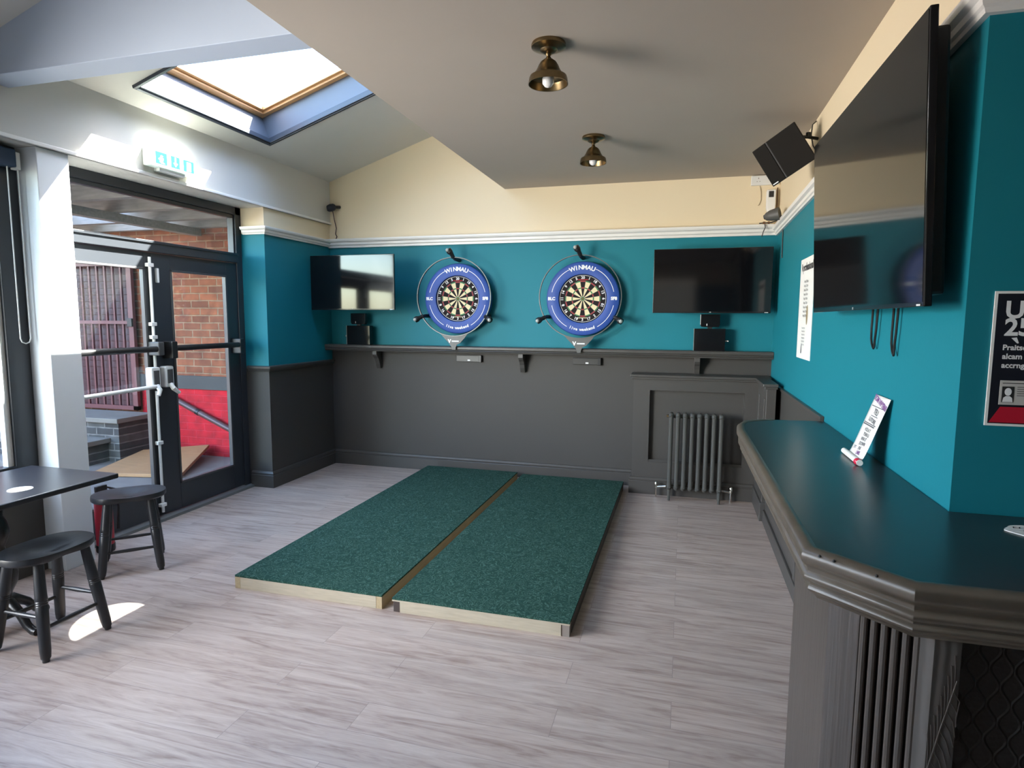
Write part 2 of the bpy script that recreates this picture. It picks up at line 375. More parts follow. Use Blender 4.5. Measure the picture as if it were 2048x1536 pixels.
_tc = {}
def text_mesh(s, size=1.0, bold=.0):
    k = (s, bold)
    if k not in _tc:
        c = bpy.data.curves.new('t', 'FONT'); c.body = s; c.size = 1; c.align_x = 'CENTER'; c.align_y = 'CENTER'; c.offset = bold; c.resolution_u = 3
        o = bpy.data.objects.new('t', c); COL.objects.link(o)
        me = bpy.data.meshes.new_from_object(o)
        _tc[k] = ([tuple(v.co) for v in me.vertices], [tuple(p.vertices) for p in me.polygons])
        COL.objects.unlink(o); bpy.data.objects.remove(o); bpy.data.meshes.remove(me); bpy.data.curves.remove(c)
    vs, fs = _tc[k]
    return [(x*size, y*size, z*size) for x, y, z in vs], fs
def add_text(mb, s, size, Mx, mi=0, bold=0.0): vs, fs = text_mesh(s, size, bold); mb.add(vs, fs, mi, M=Mx)
# frame whose local X runs along world +X, local Y up, facing -Y
FACE_NY = Matrix.Rotation(PI/2, 4, 'X')

def tag(o, label=None, cat=None, group=None, kind=None):
    if label: o['label'] = label
    if cat: o['category'] = cat
    if group: o['group'] = group
    if kind: o['kind'] = kind
    return o
def thing(name, label, cat, loc=(0, 0, 0), rz=0, group=None):
    o = bpy.data.objects.new(name, None); COL.objects.link(o); o.location = loc; o.rotation_euler = (0, 0, rz); o.empty_display_size = .05
    o.matrix_basis  # noqa
    return tag(o, label, cat, group)
def struct(mb, name, m, bevel=0, parent=None, label=None):
    o = mb.build(name, m, parent, bevel)
    if parent is None: tag(o, label=label, kind='structure')
    return o
def dup(root, loc=None, rz=None, label=None, group=None):
    r = root.copy(); COL.objects.link(r)
    if loc is not None: r.location = loc
    if rz is not None: r.rotation_euler = (0, 0, rz)
    if label: r['label'] = label
    if group: r['group'] = group
    for ch in [o for o in bpy.data.objects if o.parent == root]:
        c = ch.copy(); COL.objects.link(c); c.parent = r
        for g in [o for o in bpy.data.objects if o.parent == ch]:
            d = g.copy(); COL.objects.link(d); d.parent = c
    return r

# ------------------------------------------------------------------ setting: dimensions
XL, XR, W = -3.71, .767, 5.93
XE, ZF = -1.745, 2.875           # edge and height of the flat ceiling
SLP = .325
def zs(x): return 3.041+SLP*(x-XL)
YC = 2.03

# floor
fl = struct(MB().box(-4.08, 3.2, -3.1, W+.1, -.12, 0), 'floor', FLOOR, label='grey-pink wood plank floor')
# back wall
struct(MB().prism([(-4.3, 0), (1.0, 0), (1.0, 3.0), (XE+.06, 3.0), (XE+.06, 3.75), (-4.3, 3.75)], 1, W, W+.12), 'wall_back',
       banded('back_wall_paint', 1.30, 2.37), label='back wall, dark below, teal above, cream at the top')
# right wall with its return towards the right
struct(MB().prism([(XR, W), (XR, YC), (3.2, YC), (3.2, YC+.12), (XR+.12, YC+.12), (XR+.12, W)], 2, 0, 3.4), 'wall_right',
       banded('right_wall_paint', .5, 2.37, rise=.0195), label='teal right wall with cream top band, turning a corner by the poster')
struct(MB().box(3.2, 3.3, -3.1, YC+.12, 0, 3.4), 'wall_right_far', banded('far_paint', 1.1, 2.38))
struct(MB().box(-4.3, 3.3, -3.2, -3.1, 0, 4.2), 'wall_front', banded('front_wall_paint', 1.1, 2.38))
# left wall: pier, beam over the glazing, column, low wall under the window
lp = banded('left_wall_paint', 1.13, 2.37)
struct(MB().box(-4.035, XL, 4.855, W, 0, 2.62), 'wall_left', lp, label='pier between the glazed door and the back wall')
beam_z = 2.60
struct(MB().box(-4.05, XL+.015, -3.1, W, beam_z, 3.10), 'wall_left_upper', mat('grey_white_paint', (.62, .60, .545), .6, bump=.1, bscale=60), label='cream beam running above the door')
struct(MB().box(-3.99, XL, 2.825, 3.025, 0, beam_z), 'trim_1', columnm, .004, label='pale column between window and door')
struct(MB().box(-4.1, -3.86, -3.1, 2.825, 0, .62), 'wall_left_lower', darkm, .003)
struct(MB().box(XL, XL+.03, -3.1, W, beam_z, beam_z+.022), 'trim_2', whitem, .004, label='thin bead along the bottom of the beam')
struct(MB().box(-4.1, -3.86, -3.1, -1.0, .62, beam_z), 'wall_left_rear', cream)

# sloped ceiling with a roof window and an added, unseen second one
def sloped(u0, u1, y0, y1, th=.27):
    """box on the slope plane between x=u0..u1, y0..y1"""
    vs = []
    nx, nz = -SLP/math.hypot(1, SLP), 1/math.hypot(1, SLP)
    for t in (0, th):
        for (x, y) in ((u0, y0), (u1, y0), (u1, y1), (u0, y1)):
            vs.append((x+nx*t, y, zs(x)+nz*t))
    return vs, [(0, 1, 2, 3), (7, 6, 5, 4), (0, 4, 5, 1), (1, 5, 6, 2), (2, 6, 7, 3), (3, 7, 4, 0)]
WX0, WX1, WY0, WY1 = -3.50, -2.02, 3.36, 4.70
VX0, VX1, VY0, VY1 = -3.05, -2.35, -.45, .25
sl = MB()
for (a, b, c, d) in ((-3.80, XE+.3, WY1, W+.1), (-3.80, WX0, WY0, WY1), (WX1, XE+.3, WY0, WY1), (-3.80, XE+.3, VY1, WY0),
                     (-3.80, VX0, VY0, VY1), (VX1, XE+.3, VY0, VY1), (-3.80, XE+.3, -3.2, VY0)):
    v, f = sloped(a, b, c, d, .20); sl.add(v, f)
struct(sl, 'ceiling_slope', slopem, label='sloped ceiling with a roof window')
# flat ceiling with its bulkhead
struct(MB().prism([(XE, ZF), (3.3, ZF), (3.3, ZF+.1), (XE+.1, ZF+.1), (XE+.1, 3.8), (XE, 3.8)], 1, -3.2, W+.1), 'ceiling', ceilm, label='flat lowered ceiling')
# cross beam
struct(MB().box(XL-.1, XE, 2.53, 2.69, 2.877, 3.75), 'ceiling_beam', mat('beam_sky_tint', (.42, .48, .58), .7), .003, label='white cross beam under the sloped ceiling')  # the sky light's blue is put into the beam's colour

# mouldings
rail = [(0, 2.36), (.018, 2.36), (.022, 2.372), (.03, 2.378), (.034, 2.395), (.05, 2.405), (.055, 2.418), (.055, 2.428), (0, 2.428)]
bigrail = [(-.02, 2.352), (.026, 2.352), (.03, 2.372), (.045, 2.38), (.05, 2.402), (.07, 2.412), (.078, 2.425), (.078, 2.440), (-.02, 2.440)]
struct(MB().sweep(bigrail, [(XL, W), (XR, W)]), 'trim_3', whitem, label='white picture rail on the back wall')
rr_ = MB().sweep(rail, [(XR, W), (XR, YC), (3.2, YC)])
rr_.v = [(x, y, z-.012+.0195*(5.93-y)) for x, y, z in rr_.v]   # the rail climbs slightly towards the bar corner
struct(rr_, 'trim_4', whitem, label='white picture rail on the right wall')
struct(MB().sweep(rail, [(-3.93, 4.855), (XL, 4.855), (XL, W-.03)]), 'trim_5', whitem, label='white picture rail around the pier')
dado = [(0, 1.105), (.012, 1.105), (.02, 1.12), (.032, 1.135), (.034, 1.15), (.02, 1.158), (0, 1.158)]
struct(MB().sweep(dado, [(-3.93, 4.855), (XL, 4.855), (XL, W-.0)]), 'trim_6', darkm, label='dark dado rail around the pier')
base = [(0, 0), (.022, 0), (.022, .115), (.016, .122), (.019, .135), (.010, .152), (0, .156)]
struct(MB().sweep(base, [(-3.93, 4.855), (XL, 4.855), (XL, W)]), 'baseboard_left', darkm)
struct(MB().sweep(base, [(XL+.02, W), (-.43, W)]), 'baseboard_back', darkm)

# radiator alcove boxing against the back wall
AX0, AX1, AY = -.43, .64, 5.68
rb = MB().box(AX0, -.283, AY, W, 0, 1.085).box(.53, AX1+.09, AY, W, 0, 1.085).box(-.283, .53, AY, W, 0, .30).box(-.283, .53, AY, W, .965, 1.085).box(-.283, .53, AY+.055, W, .30, .965)
rb.sweep([(.0, .30), (.006, .30), (-.012, .322), (-.012, .30)], [(-.283, AY), (.53, AY)])
struct(rb, 'wall_back_boxing', darkm, label='panelled boxing behind the radiator')
box_r = MB().box(AX1, .712, 5.14, AY, 0, 1.085).box(AX1-.012, .712, 5.13, AY, 0, .15)
box_r.box(AX1-.006, AX1, 5.22, 5.25, .30, .98).box(AX1-.006, AX1, 5.55, 5.58, .30, .98)
struct(box_r, 'wall_right_boxing', darkm, .003)
cap = [(-.02, 1.062), (.008, 1.062), (.016, 1.075), (.03, 1.085), (.034, 1.10), (.028, 1.108), (-.30, 1.108), (-.30, 1.085), (-.02, 1.085)]
cp = MB().box(AX0-.03, AX1+.1, AY-.03, W, 1.085, 1.108).box(AX0-.018, AX1+.1, AY-.016, W, 1.066, 1.085)
cp.box(AX1-.03, .722, 5.11, AY, 1.085, 1.108).box(AX1-.016, .72, 5.124, AY, 1.066, 1.085)
struct(cp, 'trim_7', darkm, .004, label='dark cap along the top of the radiator boxing')
struct(MB().sweep(base, [(AX0, W), (AX0, AY), (AX1, AY)]), 'baseboard_boxing', darkm)
# dado panelling on the right wall
dp = MB().box(.752, XR, 3.71, 5.68, 0, 1.05).box(.742, XR, 3.71, 5.68, 1.05, 1.072)
struct(dp, 'wall_right_dado', darkm, .003, label='dark dado on the right wall')

# ------------------------------------------------------------------ shelf with corbels
sh = thing('wall_shelf', 'long dark shelf on corbels under the two dartboards', 'shelf', (-1.5, 5.86, 1.26))
SH0 = XL+.002
sp_ = [(0, 1.262), (.008, 1.262), (.012, 1.274), (.02, 1.28), (.014, 1.288), (.022, 1.30), (.022, 1.318), (.016, 1.326), (-.12, 1.326), (-.12, 1.290), (0, 1.290)]
mb = MB().sweep([(a, z) for a, z in sp_], [(SH0, 5.80), (XR-.004, 5.80)])
mb.build('board', darkm, sh)
mbd = MB().box(SH0, XR-.004, 5.905, W-.002, 1.262, 1.29); mbd.build('wall_batten', darkm, sh)
def corbel(x):
    prof = [(5.925, 1.262), (5.80, 1.262), (5.80, 1.225), (5.815, 1.205), (5.84, 1.185), (5.862, 1.15), (5.872, 1.12), (5.885, 1.095), (5.895, 1.075), (5.925, 1.075)]
    MB().prism(prof, 0, x-.024, x+.024).build('corbel', darkm, sh, .002)
for x in (-3.13, -1.54, .125): corbel(x)

# ------------------------------------------------------------------ doors (left wall)
dr = MB()
XD = -3.985
dr.box(XD-.06, XD+.03, 4.78, 4.853, 0, 2.598).box(XD-.06, XD+.03, 2.84, 2.90, 0, 2.598).box(XD-.06, XD+.03, 2.84, 4.853, 2.53, 2.598)
dr.box(XD-.06, XD+.045, 2.90, 4.78, 2.10, 2.185).box(XD-.06, XD+.055, 2.90, 4.78, 2.165, 2.185)
dr.box(XD-.03, XD+.015, 4.765, 4.78, 2.185, 2.53).box(XD-.03, XD+.015, 2.9, 4.78, 2.50, 2.53)
dframe = struct(dr, 'door_1', doorm, .003, label='anthracite frame of the glazed double door')
MB().box(XD-.02, XD-.014, 2.90, 4.78, 2.185, 2.53).build('transom_glass', GLASS2, dframe)
thr = MB().box(XD-.06, -3.90, 2.90, 4.853, 0.0, .022); thr.build('threshold', mat('grey_threshold', (.16, .17, .17), .45), dframe)
def leaf(y0, y1, g0, g1, hy):
    t = MB()
    t.box(XD-.025, XD+.02, y0, g0, .03, 2.095).box(XD-.025, XD+.02, g1, y1, .03, 2.095)
    t.box(XD-.025, XD+.02, g0, g1, .03, .24).box(XD-.025, XD+.02, g0, g1, 1.98, 2.095)
    o = t.build('door_leaf', doorm, dframe, .003)
    b = MB().box(XD-.005, XD+.026, g0, g0+.016, .24, 1.98).box(XD-.005, XD+.026, g1-.016, g1, .24, 1.98).box(XD-.005, XD+.026, g0, g1, .24, .256).box(XD-.005, XD+.026, g0, g1, 1.964, 1.98)
    b.build('glazing_bead', mat('bead_grey', (.07, .07, .072), .3), o, .002)
    MB().box(XD-.006, XD, g0+.01, g1-.01, .25, 1.97).build('glass_pane', GLASS, o)
    return o
l1 = leaf(2.905, 3.842, 3.03, 3.775, 1); l2 = leaf(3.848, 4.778, 4.02, 4.645, -1)
# glazing bar across the far pane of each leaf is the black push bar; the near leaf also has a white one
def pushbar(y0, y1, z0, z1, x, m, name, bh=.10, bm_=None):
    p = MB().tube([(x, y0, z0), (x, y1, z1)], .023, 12); o = p.build(name, m, dframe)
    for y, z in ((y0, z0), (y1, z1)):
        MB().box(XD+.02, x+.025, y-.028, y+.028, z-bh, z+.055).build('push_bar_bracket', bm_ or m, o, .008)
    return o
pushbar(3.10, 3.80, 1.36, 1.36, -3.885, blackm, 'push_bar', .05, greyplastic); pushbar(3.93, 4.70, 1.36, 1.36, -3.885, blackm, 'push_bar', .08, blackm)
wb = MB().tube([(-3.875, 3.06, 1.06), (-3.875, 3.74, 1.075)], .015, 12).build('white_push_bar', whiteplastic, dframe)
for (y, z, s) in ((3.775, 1.13, 1), (3.905, 1.13, -1)):
    h = MB().box(XD+.02, -3.90, y-.042, y+.042, z-.075, z+.09)
    ho = h.build('latch_case', whiteplastic, dframe, .012)
    MB().box(-3.90, -3.894, y-.026, y+.026, z-.045, z+.065).build('latch_inset', greyplastic, ho, .005)
    MB().tube([(-3.90, y, z-.05), (-3.872, y+.0, z-.085), (-3.868, y+(.05 if s < 0 else -.02), z-.125)], [.016, .018, .014], 10).build('latch_lever', whiteplastic, ho)
rod = MB().tube([(-3.945, 3.812, .06), (-3.945, 3.812, 1.03)], .011, 10).tube([(-3.945, 3.812, 1.22), (-3.945, 3.812, 2.06)], .011, 10)
ro = rod.build('bolt_rod', whiteplastic, dframe)
for z in (2.0, 1.55, 1.45, .62, .12):
    MB().box(XD+.02, -3.93, 3.812-.026, 3.812+.026, z-.014, z+.014).build('rod_guide', whiteplastic, ro, .004)
MB().box(XD+.02, -3.945, 3.875, 3.897, 1.87, 1.98).build('door_contact', whiteplastic, dframe, .003)

# left window next to the column
wn = MB()
XW = -3.90
wn.box(XW-.05, XW+.03, 2.69, 2.823, .62, beam_z).box(XW-.05, XW+.03, -1.0, 2.69, .62, .70).box(XW-.05, XW+.03, -1.0, 2.69, 2.50, beam_z).box(XW-.05, XW+.03, .8, .9, .7, 2.5)
win = struct(wn, 'window_1', doorm, .003, label='dark framed window left of the column')
MB().box(XW-.03, XW+.012, 2.655, 2.69, .70, 2.50).build('window_bead', whiteplastic, win, .002)
MB().box(XW-.02, XW-.014, -1.0, 2.66, .70, 2.50).build('window_glass', GLASS2, win)
bl = thing('roller_blind', 'navy roller blind cassette with a white bead chain in the left window', 'blind', (-3.82, 2.4, 2.5))
MB().box(-3.865, -3.79, -.9, 2.77, 2.47, 2.57).build('cassette', mat('navy_fabric', (.02, .045, .09), .6), bl, .006)
MB().box(-3.845, -3.80, 2.77, 2.80, 2.46, 2.56).build('end_bracket', whiteplastic, bl, .004)
ch = []
for k in range(41):
    a = k/40
    if a < .45: ch.append((-3.82, 2.795, 2.47-a/.45*1.0))
    elif a < .55: t = (a-.45)/.1*PI; ch.append((-3.82+.0, 2.795-.03*(1-math.cos(t))/1, 1.47-.03*math.sin(t)))
    else: ch.append((-3.82, 2.735, 1.47+(a-.55)/.45*1.0))
MB().tube(ch, .0035, 6).build('bead_chain', whiteplastic, bl)

# ------------------------------------------------------------------ roof window in the slope
nrm = Vector((-SLP, 0, 1)).normalized(); ax = Vector((1, 0, SLP)).normalized()
def SP(x, y, h): p = Vector((x, y, zs(x)))+nrm*h; return p
def sbox(mb, x0, x1, y0, y1, h0, h1, mi=0):
    vs = [SP(x, y, h) for h in (h0, h1) for (x, y) in ((x0, y0), (x1, y0), (x1, y1), (x0, y1))]
    mb.add(vs, [(0, 3, 2, 1), (4, 5, 6, 7), (0, 1, 5, 4), (1, 2, 6, 5), (2, 3, 7, 6), (3, 0, 4, 7)], mi)
def sframe(mb, x0, x1, y0, y1, w_, h0, h1):
    sbox(mb, x0, x1, y0, y0+w_, h0, h1); sbox(mb, x0, x1, y1-w_, y1, h0, h1); sbox(mb, x0, x0+w_, y0+w_, y1-w_, h0, h1); sbox(mb, x1-w_, x1, y0+w_, y1-w_, h0, h1)
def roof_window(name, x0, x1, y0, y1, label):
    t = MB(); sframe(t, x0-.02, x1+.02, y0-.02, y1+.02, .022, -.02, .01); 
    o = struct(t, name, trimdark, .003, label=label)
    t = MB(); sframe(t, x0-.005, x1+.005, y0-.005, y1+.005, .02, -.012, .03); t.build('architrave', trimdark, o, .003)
    t = MB(); sframe(t, x0-.012, x1+.012, y0-.012, y1+.012, .014, .0, .26); t.build('window_reveal', mat('reveal_sky_tint', (.105, .115, .135), .5), o)  # blue, dim sky light is put into the reveal's colour
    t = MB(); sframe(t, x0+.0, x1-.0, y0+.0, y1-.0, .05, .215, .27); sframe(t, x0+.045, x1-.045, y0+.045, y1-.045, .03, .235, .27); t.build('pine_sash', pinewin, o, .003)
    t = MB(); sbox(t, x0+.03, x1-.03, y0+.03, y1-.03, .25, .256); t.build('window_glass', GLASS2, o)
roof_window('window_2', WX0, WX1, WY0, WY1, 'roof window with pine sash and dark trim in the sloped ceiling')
roof_window('window_3_added', VX0, VX1, VY0, VY1, 'added second roof window out of view, lighting the cross beam')  # unseen, added to let sky light onto the cross beam

# ------------------------------------------------------------------ exit sign
ex = thing('exit_sign', 'white and green illuminated exit sign on the beam above the door', 'sign', (-3.66, 3.77, 2.65))
MB().box(XL+.016, -3.62, 3.56, 3.975, 2.665, 2.785).build('sign_housing', mat('exit_white', (.8, .85, .82), .4, emis=(.75, 1, .88), estr=.12), ex, .006)
MB().box(XL+.016, -3.64, 3.65, 3.88, 2.642, 2.665).build('mounting_box', whiteplastic, ex, .003)
g = MB()
gx = -3.6185
def gbox(y0, y1, z0, z1, mi=0): g.box(gx-.001, gx, y0, y1, z0, z1, mi)
gbox(3.60, 3.70, 2.685, 2.768); gbox(3.735, 3.815, 2.685, 2.768); gbox(3.85, 3.95, 2.685, 2.768)
# running figure, arrow, door in white
def wq(pts): g.add([(gx+.0006, y, z) for y, z in pts], [tuple(range(len(pts)))], 1)
wq([(3.64, 2.74), (3.652, 2.748), (3.664, 2.74), (3.652, 2.732)]); wq([(3.63, 2.70), (3.645, 2.73), (3.668, 2.728), (3.66, 2.70), (3.68, 2.692), (3.65, 2.69)]); wq([(3.622, 2.72), (3.64, 2.732), (3.645, 2.722), (3.627, 2.712)])
wq([(3.769, 2.76), (3.781, 2.76), (3.781, 2.72), (3.795, 2.72), (3.775, 2.693), (3.755, 2.72), (3.769, 2.72)])
wq([(3.88, 2.69), (3.92, 2.69), (3.92, 2.755), (3.88, 2.755)])
g.build('pictogram', [mat('exit_green', (.0, .42, .20), .4, emis=(0, .8, .4), estr=.05), mat('exit_pale', (.8, .95, .88), .4, emis=(.8, 1, .9), estr=.15)], ex, recalc=False)

# ------------------------------------------------------------------ outside yard
bk = brick_mat('brown_brick', (.26, .082, .036), (.13, .042, .022), (.25, .15, .09))
bkr = brick_mat('red_painted_brick', (.46, .004, .014), (.40, .003, .012), (.48, .02, .035), ms=.006)
paving = mat('stone_paving', (.15, .13, .115), .9, var=.3, vscale=5, bump=.4, bscale=30)
timber = mat('weathered_timber', (.24, .23, .21), .85, var=.4, vscale=7, stretch=(1, 6, 6))
yw = struct(MB().box(-11, -4.10, 6.0, 6.2, -.1, 3.4), 'wall_yard', bk, label='brown brick wall outside the door')
MB().box(-6.42, -4.30, 5.985, 6.0, -.1, .75).build('painted_brick', bkr, yw)
MB().box(-6.42, -4.30, 5.965, 6.0, .75, .91).build('timber_band', mat('dark_band', (.055, .052, .05), .8, var=.3), yw, .004)
struct(MB().box(-14, -4.08, -6, 6.2, -.16, -.05), 'floor_yard', paving, label='paved yard outside')
struct(MB().box(-11.2, -11, -6, 6.2, -.1, 2.4), 'wall_yard_far', brick_mat('far_brick', (.13, .06, .06), (.10, .05, .05), (.18, .14, .13), 'YZ'))
gt = thing('metal_gate', 'dark red barred metal gate at the top of the yard steps', 'gate', (-6.9, 5.9, .45))
redmetal = mat('oxide_red_metal', (.115, .035, .038), .5, var=.2, vscale=10)
t = MB(); t.box(-7.60, -6.40, 5.90, 5.94, 2.22, 2.28).box(-7.60, -6.40, 5.90, 5.94, .47, .52).box(-7.60, -7.54, 5.9, 5.94, .47, 2.28).box(-6.47, -6.40, 5.90, 5.94, .47, 2.28)
t.build('gate_frame', redmetal, gt)
MB().box(-7.60, -6.42, 5.895, 5.92, 1.52, 1.56).build('mid_rail', redmetal, gt)
for k in range(8): x = -6.565-k*.122; MB().box(x-.010, x+.010, 5.905, 5.93, .5, 2.25).build('bar', redmetal, gt)
MB().box(-6.47, -6.40, 5.875, 5.90, 1.49, 1.59).build('gate_lock', blackm, gt, .004)
t = MB()
for k in range(22): z = .50+k*.081; t.prism([(5.955, z), (5.975, z), (5.975, z+.078), (5.965, z+.078)], 0, -7.7, -6.435)
tag(t.build('roller_shutter', mat('shutter_red', (.07, .024, .028), .55)), 'dark red slatted shutter behind the barred gate', 'shutter')
st = thing('stone_steps', 'stone steps rising to the barred gate in the yard', 'steps', (-7, 5.6, -.05))
blk = brick_mat('sooty_brick', (.045, .043, .042), (.10, .095, .09), (.16, .15, .14))
slabm = mat('stone_slab', (.17, .15, .13), .8, var=.25, vscale=6)
MB().box(-8.2, -6.18, 5.42, 5.96, -.05, .40).build('riser', blk, st); MB().box(-8.2, -6.14, 5.37, 5.89, .40, .455).build('tread', slabm, st, .008)
MB().box(-8.2, -6.34, 5.12, 5.42, -.05, .17).build('riser', blk, st); MB().box(-8.2, -6.30, 5.07, 5.42, .17, .225).build('tread', slabm, st, .008)
MB().box(-8.2, -6.55, 4.85, 5.12, -.05, .02).build('tread', slabm, st, .008)
# plywood sheet
ply = MB(); q = [(-6.10, 5.66, .05), (-5.40, 5.93, .10), (-4.95, 5.02, -.01), (-5.9, 4.82, -.01)]
ply.add([*q, *[(x, y, z-.035) for x, y, z in q]], [(0, 1, 2, 3), (7, 6, 5, 4), (0, 4, 5, 1), (1, 5, 6, 2), (2, 6, 7, 3), (3, 7, 4, 0)])
tag(ply.build('plywood_ramp', mat('plywood', (.34, .18, .08), .6, var=.2, vscale=4, stretch=(1, 6, 1)), bevel=.004), 'tan plywood board lying on the yard paving outside the door', 'board')
pp = thing('handrail_pipe', 'brown pipe sloping across the red painted brick outside', 'pipe', (-5.9, 5.93, .6))
brp = mat('brown_pipe_plastic', (.085, .045, .045), .35)
MB().tube([(-6.05, 5.93, .70), (-4.6, 5.93, .09)], .034, 14).build('pipe', brp, pp)
MB().tube([(-5.56, 5.93, .494), (-5.52, 5.93, .477)], .039, 14).build('pipe_joint', blackm, pp)
# pergola roof
pg = thing('pergola_roof', 'weathered timber pergola roof seen through the pane above the door', 'pergola', (-6, 5, 2.6))
for y in (3.75, 4.3, 4.85, 5.4, 5.9): MB().box(-8.3, -4.30, y-.04, y+.04, 2.62, 2.78).build('joist', timber, pg)
for x in (-5.45, -6.9): MB().box(x-.05, x+.05, 3.5, 5.96, 2.54, 2.62).build('beam', timber, pg)
t = MB()
for (x0, x1, y0, y1) in ((-8.3, -6.6, 3.5, 5.98), (-6.6, -5.8, 3.5, 4.95), (-6.6, -5.8, 5.72, 5.98), (-5.8, -4.28, 3.5, 5.98)): t.box(x0, x1, y0, y1, 2.79, 2.82)
t.build('roof_boards', timber, pg)
# dark lower building mass under the left window outside
struct(MB().box(-4.25, -4.10, -3.1, 2.84, -.1, .6), 'wall_left_outer', bk)

# ------------------------------------------------------------------ practice mats
def platform(name, x0, x1, y0, y1, label, kind):
    t = thing(name, label, 'platform', ((x0+x1)/2, (y0+y1)/2, 0), 0)
    H = .078
    MB().box(x0, x1, y0, y1, H-.008, H+.003).build('carpet_top', CARPET, t)
    if kind == 0:
        MB().box(x0+.036, x1-.036, y0, y0+.036, 0, H-.008).build('end_rail', pinem, t, .001)
        MB().box(x0, x0+.035, y0, y1, 0, H-.008).build('side_rail', pinesm, t, .001); MB().box(x1-.035, x1, y0, y1, 0, H-.008).build('side_rail', pinesm, t, .001)
    else:
        MB().box(x0+.045, x1-.045, y0, y0+.036, 0, H-.016).build('end_rail', pinem, t, .001)
        MB().box(x0, x1, y0-.001, y0+.036, H-.016, H-.008).build('top_lath', pinem, t)
        MB().box(x0+.005, x0+.045, y0+.006, y0+.05, 0, H-.016).build('corner_block', mat('dark_corner_block', (.05, .035, .03), .6), t)
        MB().box(x1-.045, x1-.003, y0+.004, y0+.05, 0, H-.016).build('corner_block', mat('grey_block', (.25, .21, .18), .6), t)
        MB().box(x0, x0+.035, y0+.05, y1, 0, H-.008).build('side_rail', pinesm, t, .001); MB().box(x1-.035, x1, y0+.05, y1, 0, H-.008).build('side_rail', mat('dark_side_rail', (.09, .07, .055), .6), t, .001)
    MB().box(x0+.036, x1-.036, y1-.036, y1, 0, H-.008).build('end_rail', pinem, t)
    for k in range(4): y = y0+.5+k*.55; MB().box(x0+.036, x1-.036, y, y+.035, 0, H-.008).build('cross_joist', pinem, t)
    return t
platform('dart_mat_platform', -2.525, -1.560, 2.925, 5.79, 'low green carpeted platform in front of the left dartboard', 0)
platform('dart_mat_platform', -1.492, -.506, 2.915, 5.74, 'low green carpeted platform in front of the right dartboard, dark block at its near corner', 1)

# ------------------------------------------------------------------ dartboards
BX = [(-2.205, 1.805), (-.940, 1.800)]
db = thing('dartboard', 'dartboard in a blue surround nearer the door, left of the pair', 'dartboard', (BX[0][0], 5.92, BX[0][1]), 0, 'dartboards above the shelf')
def ringz(mb, r0, r1, y, a0=0, a1=2*PI, n=96, mi=0, full=True):
    vs = []; fs = []
    m_ = n if full else n+1
    for k in range(m_):
        t = a0+(a1-a0)*k/n
        vs += [(r0*math.sin(t), y, r0*math.cos(t)), (r1*math.sin(t), y, r1*math.cos(t))]
    for k in range(n):
        j = (k+1) % m_; fs.append((2*k, 2*k+1, 2*j+1, 2*j))
    mb.add(vs, fs, mi)
def annulus(mb, prof, n=96, mi=0):
    """prof (r,y) closed loop revolved round local Y"""
    k = len(prof); vs = []; fs = []
    for i in range(n):
        t = 2*PI*i/n
        for r, y in prof: vs.append((r*math.sin(t), y, r*math.cos(t)))
    for i in range(n):
        j = (i+1) % n
        for a in range(k): b_ = (a+1) % k; fs.append((i*k+a, j*k+a, j*k+b_, i*k+b_))
    mb.add(vs, fs, mi, True)
RS = .350
s_ = LMB(); annulus(s_, [(.229, -.085), (.231, -.105), (.240, -.108), (RS-.014, -.108), (RS-.004, -.102), (RS, -.09), (RS, -.045), (RS-.006, -.038), (.229, -.038)])
su = s_.build('surround', bluem, db)
# print on the surround
pr = LMB()
for a0, a1 in ((24, 78), (102, 151), (209, 258), (282, 336)): ringz(pr, .2985, .3035, -.1088, math.radians(a0), math.radians(a1), 40, 0, False)
def arc_text(mb, s, size, r, centre_deg, step, y, flip=False, bold=.02, mi=0):
    n = len(s)
    for i, c in enumerate(s):
        if c == ' ': continue
        a = math.radians(centre_deg+(i-(n-1)/2)*step*(-1 if flip else 1))
        p = Vector((r*math.sin(a), y, r*math.cos(a)))
        R_ = Matrix.Rotation(a if not flip else a+PI, 4, 'Y')
        add_text(mb, c, size, Matrix.Translation(p) @ R_ @ FACE_NY, mi, bold)
arc_text(pr, 'WINMAU', .058, .292, 0, 7.9, -.1088, bold=.03)
arc_text(pr, 'live weekend', .040, .292, 180, 4.1, -.1088, True, .03)
add_text(pr, 'BLC', .040, Matrix.Translation((-.298, -.1088, 0)) @ FACE_NY, 0, .05); add_text(pr, 'SF8', .040, Matrix.Translation((.298, -.1088, 0)) @ FACE_NY, 0, .05)
pr.build('surround_print', whitemark, su, recalc=False)
# sisal board
b_ = LMB(); annulus(b_, [(.001, -.085), (.2255, -.085), (.2275, -.080), (.2275, -.045), (.001, -.045)], mi=0)
yf = -.0855
rr = [.016, .099, .107, .158, .170]
for k in range(20):
    a0 = math.radians(k*18-9); a1 = math.radians(k*18+9); dk = (k % 2 == 0)
    ringz(b_, .016, .097, yf, a0, a1, 4, 0 if dk else 1, False); ringz(b_, .097, .107, yf, a0, a1, 4, 2 if dk else 3, False)
    ringz(b_, .107, .160, yf, a0, a1, 4, 0 if dk else 1, False); ringz(b_, .160, .170, yf, a0, a1, 4, 2 if dk else 3, False)
ringz(b_, .0001, .007, yf-.0002, mi=2, n=24); ringz(b_, .007, .016, yf-.0001, mi=3, n=24)
bd = b_.build('sisal_board', [bsis, csis, rsis, gsis], db, recalc=False)
w_ = LMB()
for r in (.0165, .097, .107, .160, .170): annulus(w_, [(r-.0006, yf-.002), (r+.0006, yf-.002), (r+.0006, yf), (r-.0006, yf)], 64)
for k in range(20):
    a = math.radians(k*18+9); w_.tube([(.016*math.sin(a), yf-.001, .016*math.cos(a)), (.17*math.sin(a), yf-.001, .17*math.cos(a))], .0007, 4)
